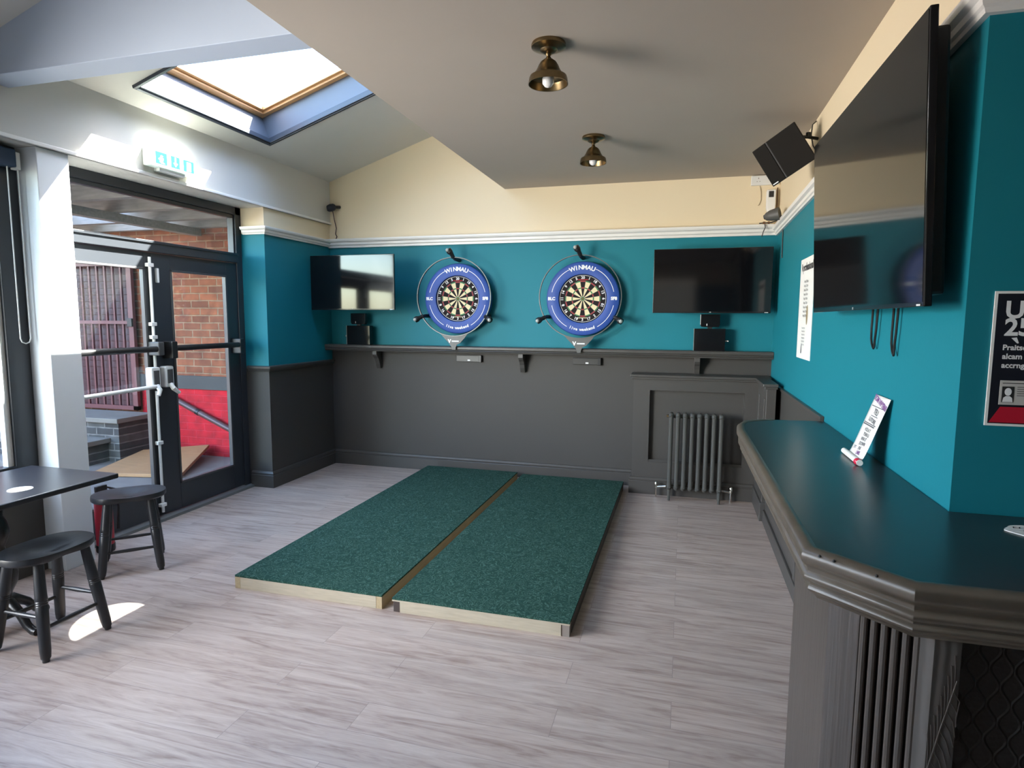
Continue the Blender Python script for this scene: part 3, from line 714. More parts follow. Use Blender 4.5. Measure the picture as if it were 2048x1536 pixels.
w_.build('wire_spider', wirem, bd)
n_ = LMB(); annulus(n_, [(.2185, yf-.004), (.2215, yf-.004), (.2215, yf-.001), (.2185, yf-.001)], 80)
nums = [20, 1, 18, 4, 13, 6, 10, 15, 2, 17, 3, 19, 7, 16, 8, 11, 14, 9, 12, 5]
for k, nn in enumerate(nums):
    a = math.radians(k*18); low = 90 < k*18 < 270
    p = Vector((.198*math.sin(a), yf-.003, .198*math.cos(a)))
    add_text(n_, str(nn), .036, Matrix.Translation(p) @ Matrix.Rotation(a+(PI if low else 0), 4, 'Y') @ FACE_NY, 0, .03)
n_.build('number_ring', whitemark, bd, recalc=False)
lg = LMB(); lg.box(-.05, .05, yf-.001, yf-.0005, .176, .183); lg.build('red_print', rsis, bd)
lg = LMB(); lg.box(-.045, .045, yf-.001, yf-.0005, -.184, -.178); lg.build('yellow_print', csis, bd)
db2 = dup(db, (BX[1][0], 5.92, BX[1][1]), None, 'dartboard in a blue surround nearer the radiator, right of the pair')

# halo light round each board
hl = thing('dartboard_light', 'thin grey halo light with three pods round the dartboard nearer the door', 'light', (BX[0][0]-.015, 5.92, BX[0][1]+.015), 0, 'halo lights round the dartboards')
RH = .388; YH = -.165
greymetal = mat('grey_metal', (.10, .11, .11), .4, .5)
s_ = LMB(); annulus(s_, [(RH-.004, YH-.011), (RH+.004, YH-.011), (RH+.004, YH+.011), (RH-.004, YH+.011)]); s_.build('hoop', greymetal, hl)
pl = LMB().prism([(-.155, -.352), (-.10, -.375), (0, -.385), (.10, -.375), (.155, -.352), (.12, -.40), (.07, -.455), (.032, -.475), (.02, -.50), (.018, -.525), (-.018, -.525), (-.022, -.50), (-.05, -.46), (-.10, -.41)], 1, YH-.004, YH+.004)
plo = pl.build('lower_plate', mat('grey_plate', (.095, .095, .09), .45), hl)
pm = LMB(); add_text(pm, 'V', .05, Matrix.Translation((-.045, YH-.005, -.44)) @ FACE_NY, 0, .05); pm.box(-.02, .055, YH-.006, YH-.005, -.445, -.433)
pm.build('plate_mark', whitemark, plo, recalc=False)
def pod(a, out, tip):
    p = LMB(); c, s2 = math.cos(a), math.sin(a)
    def P(r, y, o=0): return (r*s2+o, y, r*c)
    p.tube([P(.374, -.004), P(.376, YH+.04), P(RH+.002, YH)], [.020, .018, .017], 10)
    p.tube([P(RH-.005, YH), P(RH+.03, YH-.02, tip*.3), P(RH+.05, YH-.035, tip*.6), P(RH+.075, YH-.045, tip)], [.020, .020, .031, .028], 12)
    o = p.build('lamp_pod', blackm, hl)
    q_ = LMB(); q_.ball(P(RH+.065, YH-.060, tip), .018); q_.build('led_lens', mat('led_lens', (.4, .42, .4), .2), o)
pod(0, 0, -.04); pod(math.radians(120), 0, .0); pod(math.radians(240), 0, .0)
for a in (0, 120, 240):
    hm = LMB(); a = math.radians(a); hm.tube([((RS-.03)*math.sin(a), -.03, (RS-.03)*math.cos(a)), ((RS-.03)*math.sin(a), -.002, (RS-.03)*math.cos(a))], .012, 8)
    hm.build('wall_stud', blackm, hl)
dup(hl, (BX[1][0]-.015, 5.92, BX[1][1]+.015), None, 'thin grey halo light with three pods round the dartboard nearer the radiator')

# ------------------------------------------------------------------ televisions
def television(label, wd, ht, cx, cy, cz, rz, tilt, depth=.05, group=None, armto=None, mark=True):
    t = thing('television', label, 'television', (cx, cy, cz), rz, group)
    T = Matrix.Rotation(tilt, 4, 'X')
    s = LMB().box(-wd/2, wd/2, 0, .022, -ht/2, ht/2, M=T); s.build('bezel', glossblack, t, .003)
    s = LMB().box(-wd/2+.008, wd/2-.008, -.0012, 0, -ht/2+.014, ht/2-.008, M=T); s.build('screen', screenm, t)
    b = LMB().box(-wd*.46, wd*.46, .022, depth, -ht*.46, ht*.46, M=T); b.build('back_case', blackm, t, .01)
    if mark:
        s = LMB(); add_text(s, 'LG', .012, T @ Matrix.Translation((0, -.0016, -ht/2+.008)) @ FACE_NY); s.build('maker_mark', whitemark, t, recalc=False)
        LMB().box(wd/2-.05, wd/2-.02, -.002, -.0015, -ht/2+.003, -ht/2+.008, M=T).build('corner_sticker', whitemark, t)
    if armto:
        a = LMB().box(-.16, .16, depth, depth+.02, -.12, .12, M=T); a.box(-.05, .05, depth+.015, armto-.018, -.04, .04); a.box(-.14, .14, armto-.02, armto-.002, -.14, .14)
        a.build('wall_mount', blackm, t)
    return t
television('wall television between the pier and the left dartboard, half reflecting the door', .93, .543, -3.205, 5.50, 1.958, 0, 0, .05, 'televisions on the back wall', W-5.50)
television('wall television above the radiator, right of both dartboards', .985, .560, .213, 5.66, 1.945, 0, 0, .05, 'televisions on the back wall', W-5.66)
# large one on the right wall
bt = television('very large television tilted down from the right wall above the bar counter', 1.43, .828, .627, 2.747, 2.055, -PI/2+.0, .0, .075, None, None)
bt.location = (.643-.0, 2.747, 2.059); bt.rotation_euler = (0, 0, 0)
bt.matrix_basis = Matrix.Translation((.630, 2.747, 2.057)) @ Matrix.Rotation(PI/2*-1+0.019, 4, 'Z') @ Matrix.Rotation(.046, 4, 'X')
mt = LMB().box(-.22, .22, .075, .10, -.16, .16).box(-.08, .08, .08, .118, -.06, .06); mt.build('wall_mount', blackm, bt)
cb = thing('television_cables', 'two looped black cables hanging below the very large television', 'cables', (.75, 2.7, 1.5))
for (y0, y1, zb) in ((2.865, 2.80, 1.49), (2.60, 2.555, 1.475)):
    pts = [(.752, y0, 1.72)]+[(.752, y0+(y1-y0)*(.5-.5*math.cos(PI*k/10))+.008*math.sin(k), 1.66-(1.66-zb)*math.sin(PI*k/10)**.5) for k in range(11)]+[(.752, y1, 1.72)]
    MB().tube(pts, .0045, 8).build('cable', blackm, cb)

# scoring boxes below the small televisions
def score_box(x, y, label, knob):
    t = thing('scoring_machine', label, 'scoring machine', (x, y, 1.327), 0, 'scoring machines on the shelf')
    LMB().box(-.135, .135, 0, .07, .0, .20).build('lower_case', mat('gloss_black_case', (.008, .008, .009), .08), t, .003)
    LMB().box(-.138, -.134, -.003, .04, 0, .20).build('edge_strip', steelm, t)
    c = LMB().prism([(-.075, .215), (.075, .215), (.085, .235), (.085, .33), (-.085, .33), (-.085, .235)], 1, .0, .05); c.build('upper_case', MATS['gloss_black_case'], t, .003)
    LMB().box(-.02, .02, .01, .04, .198, .218).build('neck', blackm, t)
    LMB().box(-.03, -.024, -.002, 0, .225, .245).build('indicator', whitemark, t)
    k = LMB().tube([(knob*.135, .03, .09), (knob*.155, .03, .09), (knob*.162, .03, .09)], [.004, .006, .01], 10); k.build('knob', steelm, t)
score_box(-3.315, 5.80, 'black scoring machine on the shelf under the left television', -1)
score_box(.222, 5.80, 'black scoring machine on the shelf under the television above the radiator', 1)
def counter_cam(x, label):
    t = thing('dart_counter_unit', label, 'wall unit', (x, 5.93, 1.20), 0, 'small units under the shelf')
    LMB().box(-.135, .135, -.028, -.002, -.034, .030).build('housing', mat('unit_grey', (.035, .034, .032), .4), t, .004)
    LMB().box(-.135, .135, -.034, -.027, .026, .034).build('lip', blackm, t, .002); LMB().box(.105, .138, -.036, -.001, -.036, .036).build('end_cap', blackm, t, .003)
    LMB().box(-.012, .016, -.030, -.0279, -.024, -.010).build('label_sticker', whitemark, t)
    t = LMB()
counter_cam(-2.115, 'small flat unit under the shelf below the left dartboard')
counter_cam(-.90, 'small flat unit under the shelf below the right dartboard')

# ------------------------------------------------------------------ radiator
rd = thing('radiator', 'dark grey eight-section column radiator standing in front of the boxing', 'radiator', (.12, 5.55, 0))
RX0 = -.085; DX = .0605
def section(first, last, i):
    s = MB(); x = RX0+i*DX
    for y in (5.515, 5.595):
        s.tube([(x, y, .12), (x, y, .15), (x, y, .72), (x, y, .755)], [.021, .0185, .0185, .021], 10)
    # top and bottom heads
    for z, sg in ((.765, 1), (.115, -1)):
        s.tube([(x, 5.500, z-sg*.012), (x, 5.515, z), (x, 5.595, z), (x, 5.610, z-sg*.012)], [.015, .023, .023, .015], 10)
    if first or last:
        for y in (5.51, 5.60): s.tube([(x, y, .10), (x, y+(-.004 if y < 5.55 else .004), 0)], [.015, .010], 10)
    return s.build('section', radm, rd)
for i in range(8): section(i == 0, i == 7, i)
MB().tube([(RX0-.015, 5.555, .755), (RX0+7*DX+.015, 5.555, .755)], .018, 12).build('top_nipple', radm, rd)
MB().tube([(RX0-.015, 5.555, .115), (RX0+7*DX+.015, 5.555, .115)], .018, 12).build('bottom_nipple', radm, rd)
MB().tube([(RX0-.012, 5.555, .755), (RX0-.04, 5.555, .755)], [.014, .010], 10).build('bleed_plug', brassm, rd)
for x, sg in ((RX0-.115, 1), (RX0+7*DX+.105, -1)):
    v = MB().tube([(x, 5.60, .0), (x, 5.60, .10)], .008, 10).tube([(x, 5.60, .085), (x, 5.60, .13), (x, 5.60, .14)], [.014, .016, .010], 12).tube([(x, 5.60, .09), (x+sg*.09, 5.565, .11)], .010, 10)
    v.build('valve', chromem, rd)

# ------------------------------------------------------------------ ceiling lamps
def lamp(x, y, label, s=1.0):
    t = thing('ceiling_lamp', label, 'ceiling lamp', (x, y, ZF), 0, 'brass ceiling lamps')
    LMB().lathe([(.0001, 0), (.078, 0), (.081, -.008), (.080, -.018), (.066, -.024), (.060, -.026), (.042, -.030), (.036, -.038), (.020, -.045), (.0001, -.047)], 40).build('ceiling_rose', brassm, t)
    LMB().lathe([(.0001, -.04), (.012, -.04), (.014, -.05), (.009, -.058), (.014, -.066), (.016, -.076), (.012, -.082), (.0001, -.082)], 20).build('stem', brassm, t)
    pr_ = [(.010, -.070), (.024, -.074), (.037, -.084), (.047, -.100), (.056, -.120), (.067, -.136), (.078, -.144), (.086, -.148), (.089, -.156), (.093, -.182)]
    inn = [(r-.003, z+.001) for r, z in pr_[::-1]]
    LMB().lathe(pr_+inn, 48, cap=False).build('bell_shade', brassm, t)
    LMB().lathe([(.0001, -.085), (.010, -.09), (.012, -.11), (.020, -.135), (.028, -.158), (.027, -.178), (.016, -.192), (.0001, -.197)], 20).build('bulb', bulbm, t)
    return t
l0 = lamp(-.650, 2.92, 'brass bell ceiling lamp nearer the camera')
dup(l0, (-.655, 4.42, ZF), None, 'brass bell ceiling lamp farther away, nearer the back wall')

# ------------------------------------------------------------------ stools
def make_stool(label, loc, rz):
    t = thing('stool', label, 'stool', loc, rz, 'low black stools')
    s = LMB(); n = 48; rings = 10; vs = []; H = .49
    def outline(a):
        x = .205*math.copysign(abs(math.cos(a))**.85, math.cos(a)); y = .150*math.copysign(abs(math.sin(a))**.85, math.sin(a))
        if y < 0: y += .028*math.exp(-(x/.07)**2)
        return x, y
    def top(x, y): return H-.022*math.exp(-((x/.11)**2+(y/.10)**2))-.006*math.exp(-(x/.06)**2)*(1 if y < -.05 else 0)
    for k in range(1, rings+1):
        for i in range(n):
            x, y = outline(2*PI*i/n); f = k/rings; vs.append((x*f, y*f, top(x*f, y*f)))
    c = len(vs); vs.append((0, 0, top(0, 0)))
    fs = [(c, i, (i+1) % n) for i in range(n)]
    for k in range(rings-1):
        for i in range(n): j = (i+1) % n; fs.append((k*n+i, (k+1)*n+i, (k+1)*n+j, k*n+j))
    o = len(vs)
    for (f, z) in ((1.012, H-.012), (1.008, H-.028), (.96, H-.038)):
        for i in range(n): x, y = outline(2*PI*i/n); vs.append((x*f, y*f, z))
    L = (rings-1)*n
    for a, b in ((L, o), (o, o+n), (o+n, o+2*n)):
        for i in range(n): j = (i+1) % n; fs.append((a+i, b+i, b+j, a+j))
    fs.append(tuple(o+2*n+i for i in range(n)))
    s.add(vs, fs, 0, True); s.build('seat', stoolm, t)
    A = .115; B = .160
    def P(sx, sy, z): f = z/.455; return (sx*(B+(A-B)*f), sy*(B+(A*.82-B)*f), z)
    for sx in (-1, 1):
        for sy in (-1, 1):
            zz = [0, .012, .02, .05, .20, .255, .26, .265, .27, .275, .28, .285, .30, .455]
            rr = [.015, .016, .021, .0235, .026, .027, .0245, .0265, .0245, .0265, .0245, .027, .025, .021]
            LMB().tube([P(sx, sy, z) for z in zz], rr, 14).build('leg', stoolm, t)
    for (a, b, z) in (((-1, -1), (1, -1), .15), ((-1, 1), (1, 1), .15), ((-1, -1), (-1, 1), .20), ((1, -1), (1, 1), .20)):
        p, q_ = P(*a, z), P(*b, z); m_ = [(p[i]+q_[i])/2 for i in range(3)]
        LMB().tube([p, m_, q_], [.008, .0115, .008], 10).build('stretcher', stoolm, t)
    return t
sA = make_stool('low black saddle-seat stool by the pale column, in front of the fire extinguisher', (-3.39, 3.02, 0), math.radians(45))
dup(sA, (-2.972, 2.175, 0), math.radians(90), 'low black saddle-seat stool nearer the camera, at the table edge')

# ------------------------------------------------------------------ table
tb = thing('pub_table', 'dark rectangular pub table on a cast iron pedestal at the left edge', 'table', (-3.3, 2.1, 0))
MB().box(-3.60, -2.965, 1.62, 2.585, .722, .75).build('tabletop', tablem, tb, .006, 3)
MB().box(-3.52, -3.05, 1.72, 2.48, .70, .722).build('top_frame', castm, tb)
def pedestal(y):
    c = MB().lathe([(.10, .70), (.10, .685), (.04, .67), (.03, .60), (.045, .57), (.055, .52), (.04, .47), (.028, .44), (.035, .40), (.06, .36), (.075, .30), (.07, .25), (.045, .20), (.035, .15), (.06, .11), (.07, .08), (.03, .07)], 24, M=Matrix.Translation((-3.31, y, 0)))
    c.build('pedestal', castm, tb)
    for k in range(4):
        a = math.radians(90*k); d = Vector((math.cos(a), math.sin(a), 0)); b0 = Vector((-3.31, y, 0))
        pts = [b0+Vector((0, 0, .14)), b0+d*.05+Vector((0, 0, .15)), b0+d*.12+Vector((0, 0, .10)), b0+d*.16+Vector((0, 0, .045)), b0+d*.20+Vector((0, 0, .022)), b0+d*.22+Vector((0, 0, .02))]
        MB().tube(pts, [.03, .028, .022, .020, .020, .018], 12).build('foot', castm, tb)
pedestal(2.18)
bm1 = thing('beer_mat', 'white round beer mat lying on the dark pub table', 'beer mat', (-3.14, 2.19, .75))
LMB().lathe([(.0001, 0), (.052, 0), (.052, .002), (.0001, .002)], 32).build('disc', paperm, bm1)
pm = LMB(); add_text(pm, 'ale', .025, Matrix.Translation((0, .004, .0024))); pm.build('printed_mark', inkm, bm1, recalc=False)

# fire extinguisher beside the column
fe = thing('fire_extinguisher', 'red fire extinguisher with black base standing behind the farther stool', 'fire extinguisher', (-3.79, 3.17, 0))
LMB().lathe([(.0001, .0), (.055, .0), (.058, .01), (.058, .05), (.0001, .05)], 24).build('base_ring', blackm, fe)
LMB().lathe([(.0001, .05), (.054, .05), (.054, .34), (.048, .38), (.028, .41), (.016, .42), (.0001, .42)], 24).build('cylinder', redm, fe)
LMB().box(-.012, .012, -.05, .03, .42, .46).build('valve_head', blackm, fe, .004)
LMB().tube([(.0, .03, .44), (.03, .07, .42), (.065, .06, .30), (.07, .045, .15)], [.008, .008, .008, .012], 8).build('hose', blackm, fe)

# ------------------------------------------------------------------ bar counter
bar = thing('bar_counter', 'long dark bar counter with worn moulded edge wrapping the wall corner', 'bar counter', (.5, 2.0, 0))
edge = [(.40, 3.615), (.345, 3.56), (.315, 3.46), (.302, 3.30), (.318, 1.590), (.492, 1.432), (2.9, 1.45)]
poly = edge+[(2.9, YC-.002), (XR-.003, YC-.002), (XR-.003, 3.70), (.50, 3.675)]
MB().prism([(x+(.0), y) for x, y in poly], 2, 1.018, 1.047).build('worktop', bartop, bar, .002)
mp_ = [(-.012, 1.049), (-.004, 1.0515), (.004, 1.0515), (.012, 1.049), (.019, 1.044), (.0235, 1.037), (.025, 1.029), (.0235, 1.021), (.020, 1.014), (.015, 1.009), (.010, 1.005), (.007, .999), (.006, .992), (.009, .987), (.0135, .983), (.015, .977), (.0125, .970), (.007, .966), (.001, .963), (-.001, .957), (.003, .952), (.0045, .946), (.001, .939), (-.006, .934), (-.014, .928), (-.02, .920), (-.04, .920), (-.04, 1.017), (-.012, 1.0175)]
e2 = [(.50, 3.675)]+edge
MB().sweep(mp_, [(x, y) for x, y in e2], smooth=True).build('edge_moulding', mouldm, bar)
# screw holes in the worn chamfer moulding
hs = MB()
C1, C2 = Vector((.318, 1.590)), Vector((.492, 1.432)); dd = (C2-C1).normalized(); nn_ = Vector((dd.y, -dd.x))
for f in (.14, .29, .70): p = C1+dd*(C2-C1).length*f+nn_*.0205; hs.ball((p.x, p.y, 1.043), .0035)
hs.build('screw_hole', inkm, bar)
# pier with chamfered front
MB().prism([(.375, 2.10), (.375, 1.64), (.393, 1.622), (.433, 1.588), (.433, 2.10)], 2, 0, .925).build('pier', barm, bar, .002)
MB().prism([(.425, 1.610), (.535, 1.512), (.60, 1.56), (.60, 2.1), (.425, 2.1)], 2, 0, .925).build('flute_backing', blackm, bar)
fd = (Vector((.535, 1.49))-Vector((.425, 1.588))).normalized()
for k in range(6):
    p = Vector((.432, 1.590))+fd*(.012+k*.0235)
    MB().tube([(p.x, p.y, 0), (p.x, p.y, .92)], .0085, 10).build('flute', barm, bar)
MB().prism([(.525, 1.50), (.552, 1.478), (.605, 1.478), (.605, 1.62), (.53, 1.62)], 2, 0, .925).build('carved_panel', carved, bar, .002)
vein = MB().tube([(.556, 1.4775, .60), (.575, 1.4775, .70), (.600, 1.4775, .82)], .0022, 6).tube([(.556, 1.4775, .25), (.575, 1.4775, .35), (.600, 1.4775, .47)], .0022, 6)
for k in range(9):
    for zb in (.60, .25):
        x0 = .556+k*.005; z0 = zb+k*.024; vein.tube([(x0, 1.4777, z0), (x0-.001, 1.4777, z0+.05), (x0-.004, 1.4777, z0+.085)], .0013, 5)
        vein.tube([(x0, 1.4777, z0), (x0+.012, 1.4777, z0-.02), (min(.604, x0+.022), 1.4777, z0-.055)], .0013, 5)
vein.build('leaf_vein_carving', barm, bar)
MB().box(.605, 2.9, 1.54, 1.60, 0, .93).build('embossed_panel', ogee, bar)
MB().box(.60, 2.9, 1.60, 2.02, 0, .9).build('carcass', blackm, bar)
bp_ = MB().box(.665, XR, 2.10, 3.66, 0, .925).box(.665, .732, 3.66, 5.12, 0, .55)
bp_.box(.650, .665, 2.1, 5.12, 0, .10)
for y in (2.15, 2.9, 3.7): bp_.box(.655, .665, y, y+.06, .1, .92 if y < 3.6 else .55)
bp_.box(.655, .665, 2.1, 3.66, .84, .92)
bp_.build('side_panelling', darkm, bar, .003)
MB().box(.66, .765, 3.66, 3.70, .0, 1.01).build('end_panel', darkm, bar)

bm2 = thing('beer_mat', 'white printed beer mat lying on the bar counter at the right edge', 'beer mat', (.92, 1.88, 1.0475))
vs = [(.075*math.cos(2*PI*i/32)*(1+.06*math.cos(6*PI*i/16)), .055*math.sin(2*PI*i/32)) for i in range(32)]
LMB().prism(vs, 2, 0, .002).build('disc', paperm, bm2)
pm = LMB(); add_text(pm, 'ale', .03, Matrix.Translation((-.02, .0, .0024)) @ Matrix.Rotation(-.3, 4, 'Z'))
for k in range(5): pm.tube([(-.05+k*.014, .02, .002), (-.045+k*.014, .032, .002)], .0015, 4)
pm.build('printed_mark', inkm, bm2, recalc=False)

# curled paper leaflet leaning on the wall
lf = thing('price_leaflet', 'curled white paper leaflet leaning on the teal wall above the bar counter', 'leaflet', (.70, 2.66, 1.048))
def leaf_pt(u, v):  # u across 0..1 (far->near), v up 0..1
    x = .672+.085*v**.8; z = 1.062+.245*v; y = 2.775-.185*u-.010*v+.012*math.sin(v*PI)
    return (x, y, z)
t = MB(); nu, nv = 6, 16
vs = [leaf_pt(i/nu, j/nv) for j in range(nv+1) for i in range(nu+1)]
t.add(vs, [(j*(nu+1)+i, j*(nu+1)+i+1, (j+1)*(nu+1)+i+1, (j+1)*(nu+1)+i) for j in range(nv) for i in range(nu)], 0, True)
so = t.build('sheet', paperm, lf, recalc=False); sm = so.modifiers.new('thick', 'SOLIDIFY'); sm.thickness = .001
MB().tube([(.665, 2.815, 1.060), (.665, 2.575, 1.060)], .0115, 16).build('rolled_edge', paperm, lf)
MB().ball((.662, 2.592, 1.062), .0155, sz=.9).build('red_pin', mat('red_pin_plastic', (.6, .02, .06), .3), lf)
pr2 = MB()
def ltext(s, u, v, size, mi, bold=.02):
    p = Vector(leaf_pt(u, v)); a = (Vector(leaf_pt(u+.01, v))-p).normalized(); b = (Vector(leaf_pt(u, v+.02))-p).normalized(); n = a.cross(b).normalized()
    a = b.cross(n).normalized()
    Mx = Matrix((a, b, n)).transposed().to_4x4(); Mx.translation = p+n*.0012
    add_text(pr2, s, size, Mx, mi, bold)
def lbar(u0, u1, v, h, mi=1):
    pts = [leaf_pt(u0, v), leaf_pt(u1, v), leaf_pt(u1, v+h), leaf_pt(u0, v+h)]
    pr2.add([(x-.0014, y, z+.0004) for x, y, z in pts], [(0, 1, 2, 3)], mi)
ltext('TOM NVY860', .5, .90, .030, 0, .04); lbar(.08, .92, .815, .012)
ltext('YEU', .52, .74, .032, 1); lbar(.3, .75, .665, .012)
ltext('LUTORE', .5, .60, .024, 1); lbar(.05, .85, .535, .014); lbar(.05, .8, .505, .02)
for k, s in enumerate(('HOLA T', 'YEAN LI', 'NVA IT', 'IDOWN', 'ENI')): ltext(s, .5+.03*(k % 2), .44-k*.075, .02, 1)
ltext('7FT', .2, .12, .018, 1); ltext('UMIL', .55, .07, .022, 0)
pr2.build('printed_text', [purplem, mat('grey_ink', (.12, .12, .13), .6)], lf, recalc=False)

# age check poster
po = thing('age_check_poster', 'black and red age check poster in a white border on the right-hand wall', 'poster', (.97, YC-.004, 1.307))
yp = YC-.004
MB().box(.834, 1.104, yp, YC-.0005, 1.307, 1.686).build('border', paperm, po)
MB().box(.841, 1.097, yp-.001, yp, 1.314, 1.679).build('black_ground', mat('poster_black', (.008, .009, .016), .4), po)
MB().add([(.843, yp-.0014, 1.317), (.868, yp-.0014, 1.362), (1.075, yp-.0014, 1.362), (1.096, yp-.0014, 1.317)], [(0, 1, 2, 3)]).build('red_shape', mat('poster_red', (.48, .01, .03), .4), po, recalc=False)
MB().box(.863, .985, yp-.002, yp-.001, 1.368, 1.437).build('card_picture', mat('card_grey', (.52, .50, .47), .4), po, .0005)
t = MB().box(.869, .898, yp-.0026, yp-.0022, 1.375, 1.420, 0)
t.prism([(.8835+.0085*math.cos(2*PI*i/20), 1.405+.011*math.sin(2*PI*i/20)) for i in range(20)], 1, yp-.0032, yp-.003, 1)
t.prism([(.871, 1.376), (.896, 1.376), (.894, 1.388), (.888, 1.393), (.879, 1.393), (.873, 1.388)], 1, yp-.0032, yp-.003, 1)
for k in range(5): t.box(.905, .965, yp-.0026, yp-.0022, 1.418-k*.006, 1.4195-k*.006, 0)
t.box(.869, .975, yp-.0026, yp-.0022, 1.428, 1.430, 0)
t.build('portrait_symbol', [inkm, whitemark], po, recalc=False)
t = MB()
def ptext(s, x, z, size, bold=.03):
    vs, fs = text_mesh(s, size, bold); mx = min(v[0] for v in vs)
    t.add(vs, fs, 0, M=Matrix.Translation((x-mx, yp-.0018, z)) @ FACE_NY)
ptext('UNDER', .862, 1.632, .066, .03); ptext('25?', .862, 1.584, .066, .03)
t.add([(.880, yp-.0018, 1.556), (.893, yp-.0018, 1.558), (.899, yp-.0018, 1.542), (.895, yp-.0018, 1.541)], [(0, 1, 2, 3)])
ptext('Praitse a', .862, 1.529, .021); ptext('alcam prom', .862, 1.504, .021); ptext('accrng drink', .862, 1.479, .021)
t.build('poster_text', whitemark, po, recalc=False)

# tall white poster on the right wall behind the big television
wp = thing('white_poster', 'tall white printed poster on the teal wall, partly behind the large television', 'poster', (.76, 4.45, 1.35))
MB().box(XR-.004, XR-.0005, 4.20, 4.665, 1.35, 2.015).build('sheet', paperm, wp)
t = MB()
def wtext(s, y, z, size, mi=0, bold=.01):
    Mx = Matrix(((0, 0, -1, XR-.0046), (-1, 0, 0, y), (0, 1, 0, z), (0, 0, 0, 1))); add_text(t, s, size, Mx, mi, bold)
wtext('professional', 4.40, 1.955, .07, 0, .04)
for k in range(9): wtext('Friday 2%d 8pm' % k, 4.44, 1.86-k*.028, .024, 1)
for k in range(6): wtext('live sport here', 4.46, 1.555-k*.022, .018, 1)
xq = XR-.0046
t.add([(xq, 4.62, 1.985), (xq, 4.60, 1.985), (xq, 4.585, 1.955), (xq, 4.60, 1.93), (xq, 4.615, 1.94)], [(0, 1, 2, 3, 4)], 0)
t.add([(xq, 4.36-.03*math.cos(2*PI*i/24), 1.64+.065*math.sin(2*PI*i/24)) for i in range(24)], [tuple(range(24))], 2)
t.add([(xq, 4.52, 1.385), (xq, 4.49, 1.385), (xq, 4.492, 1.44), (xq, 4.50, 1.455), (xq, 4.515, 1.43)], [(0, 1, 2, 3, 4)], 0)
t.build('poster_print', [inkm, mat('grey_print', (.25, .25, .25), .6), mat('gold_print', (.38, .30, .17), .5)], wp, recalc=False)

# ------------------------------------------------------------------ loudspeaker on the right wall
spk = thing('loudspeaker', 'black square loudspeaker tilted on a bracket on the right wall near the ceiling', 'loudspeaker', (.58, 4.42, 2.70))
_c = Vector((.553, 4.20, 2.617)); _n = Vector((-.351, -.902, -.251)).normalized()
_a = Vector((.222, -.124, .134)); _a = (_a-_n*_a.dot(_n)).normalized(); _b = (-_n).cross(_a)*-1
if _b.z < 0: _b = -_b
SM = Matrix((_a, _b, _n)).transposed().to_4x4(); SM.translation = _c
WS, HS = .144, .130
t = MB(); vs = [(-WS, -HS, 0), (WS, -HS, 0), (WS, HS, 0), (-WS, HS, 0), (-WS*.85, -HS*.8, -.12), (WS*.75, -HS*.8, -.12), (WS*.75, HS*.8, -.12), (-WS*.85, HS*.8, -.12)]
t.add(vs, [(0, 1, 2, 3), (7, 6, 5, 4), (0, 4, 5, 1), (1, 5, 6, 2), (2, 6, 7, 3), (3, 7, 4, 0)], M=SM); t.build('cabinet', mat('speaker_black', (.012, .011, .009), .55), spk, .004)
t = MB().box(-WS+.004, -.055, -HS+.004, HS-.004, 0, .006, M=SM).box(-.045, WS-.004, -HS+.004, HS-.004, 0, .006, M=SM); t.build('front_grille', mat('speaker_grille', (.011, .0095, .0075), .8, spec=.2), spk, .002)
MB().box(-.135, -.10, -HS+.008, -HS+.014, .006, .007, M=SM).build('maker_badge', whitemark, spk)
MB().tube([SM @ Vector((.10, .05, -.11)), (.70, 4.28, 2.735), (.762, 4.33, 2.735)], .010, 10).tube([(.70, 4.28, 2.735), (.70, 4.28, 2.762)], .014, 10).build('bracket', blackm, spk)
MB().tube([(.762, 4.40, 2.86), (.735, 4.36, 2.83), (.725, 4.33, 2.76), (.735, 4.31, 2.69), (.76, 4.30, 2.64)], .004, 8).build('speaker_wire', greyplastic, spk)


# ------------------------------------------------------------------ small wall devices
tsk = thing('double_socket', 'white double power socket on the cream band by the right corner', 'socket', (.66, W, 2.83))
MB().box(.525, .757, W-.025, W-.001, 2.785, 2.868).build('face_plate', whiteplastic, tsk, .004)
t = MB()
for cx_ in (.585, .695):
    t.box(cx_-.003, cx_+.003, W-.0262, W-.025, 2.838, 2.850); t.box(cx_-.015, cx_-.007, W-.0262, W-.025, 2.815, 2.819); t.box(cx_+.007, cx_+.015, W-.0262, W-.025, 2.815, 2.819)
t.build('pin_holes', mat('socket_hole', (.25, .2, .15), .6), tsk)
tag(MB().tube([(.60, W-.006, 2.783), (.612, W-.006, 2.73), (.615, W-.006, 2.66), (.600, W-.006, 2.62), (.592, W-.008, 2.615)], .0025, 6).build('loose_wire', mat('buff_wire', (.35, .27, .18), .5)), 'thin loose wire hanging below the double socket', 'wire')
fr_ = thing('air_freshener', 'white air freshener dispenser above the grey bullet camera', 'dispenser', (.69, W, 2.63))
MB().prism([(.655, 2.58), (.668, 2.545), (.70, 2.535), (.722, 2.55), (.728, 2.60), (.728, 2.735), (.655, 2.735)], 1, W-.07, W-.001).build('casing', whiteplastic, fr_, .006)
MB().box(.670, .710, W-.0715, W-.070, 2.67, 2.722).build('window', inkm, fr_)
MB().tube([(.745, W-.01, 2.76), (.748, W-.01, 2.5)], .004, 6).build('side_cable', mat('brown_cable', (.12, .05, .03), .5), fr_)
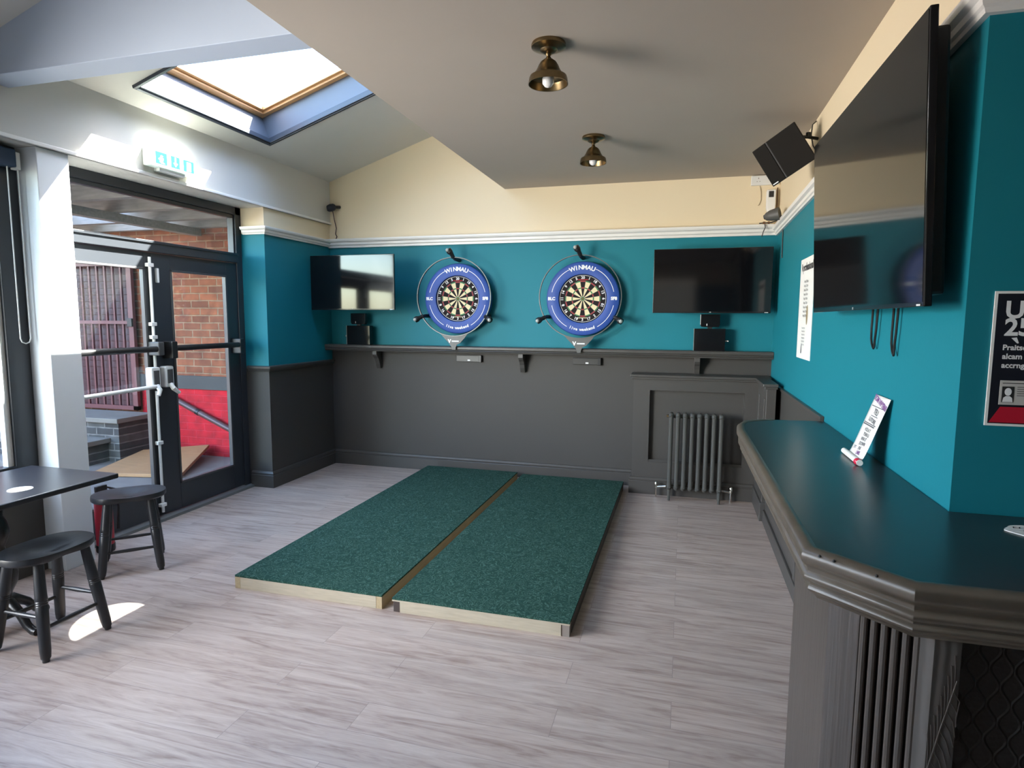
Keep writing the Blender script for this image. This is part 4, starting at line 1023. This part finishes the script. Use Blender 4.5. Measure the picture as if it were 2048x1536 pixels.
bc = thing('bullet_camera', 'grey bullet security camera in the right rear corner', 'camera', (.70, 5.45, 2.45))
MB().tube([(.605, 5.50, 2.447), (.618, 5.495, 2.448), (.650, 5.48, 2.454), (.712, 5.455, 2.464)], [.020, .032, .044, .052], 20).build('housing', mat('camera_grey', (.09, .088, .08), .5), bc)
MB().tube([(.600, 5.502, 2.446), (.607, 5.499, 2.447)], [.018, .018], 16).build('lens', blackm, bc)
MB().tube([(.72, 5.42, 2.43), (.765, 5.45, 2.425)], .014, 10).build('wall_arm', blackm, bc)
cc = thing('cable_clips', 'small clipped cables on the picture rail in the right rear corner', 'cables', (.7, 5.86, 2.4))
MB().tube([(.60, 5.845, 2.447), (.70, 5.84, 2.452), (.74, 5.80, 2.46), (.757, 5.72, 2.44), (.762, 5.60, 2.36), (.762, 5.58, 2.12)], .005, 6).build('cable', blackm, cc)
MB().tube([(.645, 5.845, 2.45), (.650, 5.835, 2.41), (.635, 5.835, 2.37), (.625, 5.835, 2.33)], .004, 6).build('cable', greyplastic, cc)
MB().box(.63, .65, 5.835, 5.855, 2.44, 2.46).box(.67, .685, 5.835, 5.855, 2.44, 2.46).build('clip', mat('brown_clip', (.15, .07, .03), .5), cc)
wc = thing('wall_camera', 'small dark camera with a hanging wire in the left rear corner', 'camera', (-3.62, 5.86, 2.75))
MB().tube([(-3.650, 5.80, 2.745), (-3.640, 5.805, 2.747), (-3.622, 5.825, 2.757), (-3.60, 5.85, 2.768), (-3.592, 5.86, 2.770)], [.024, .034, .040, .036, .026], 18).build('camera_head', mat('navy_black', (.012, .016, .028), .4), wc)
MB().tube([(-3.60, 5.85, 2.768), (-3.575, 5.929, 2.780)], .016, 12).build('wall_arm', blackm, wc)
MB().tube([(-3.625, 5.87, 2.73), (-3.628, 5.90, 2.65), (-3.618, 5.92, 2.56), (-3.63, 5.92, 2.50), (-3.61, 5.915, 2.47), (-3.60, 5.88, 2.444)], .005, 6).build('hanging_wire', mat('dark_red_wire', (.07, .03, .035), .5), wc)
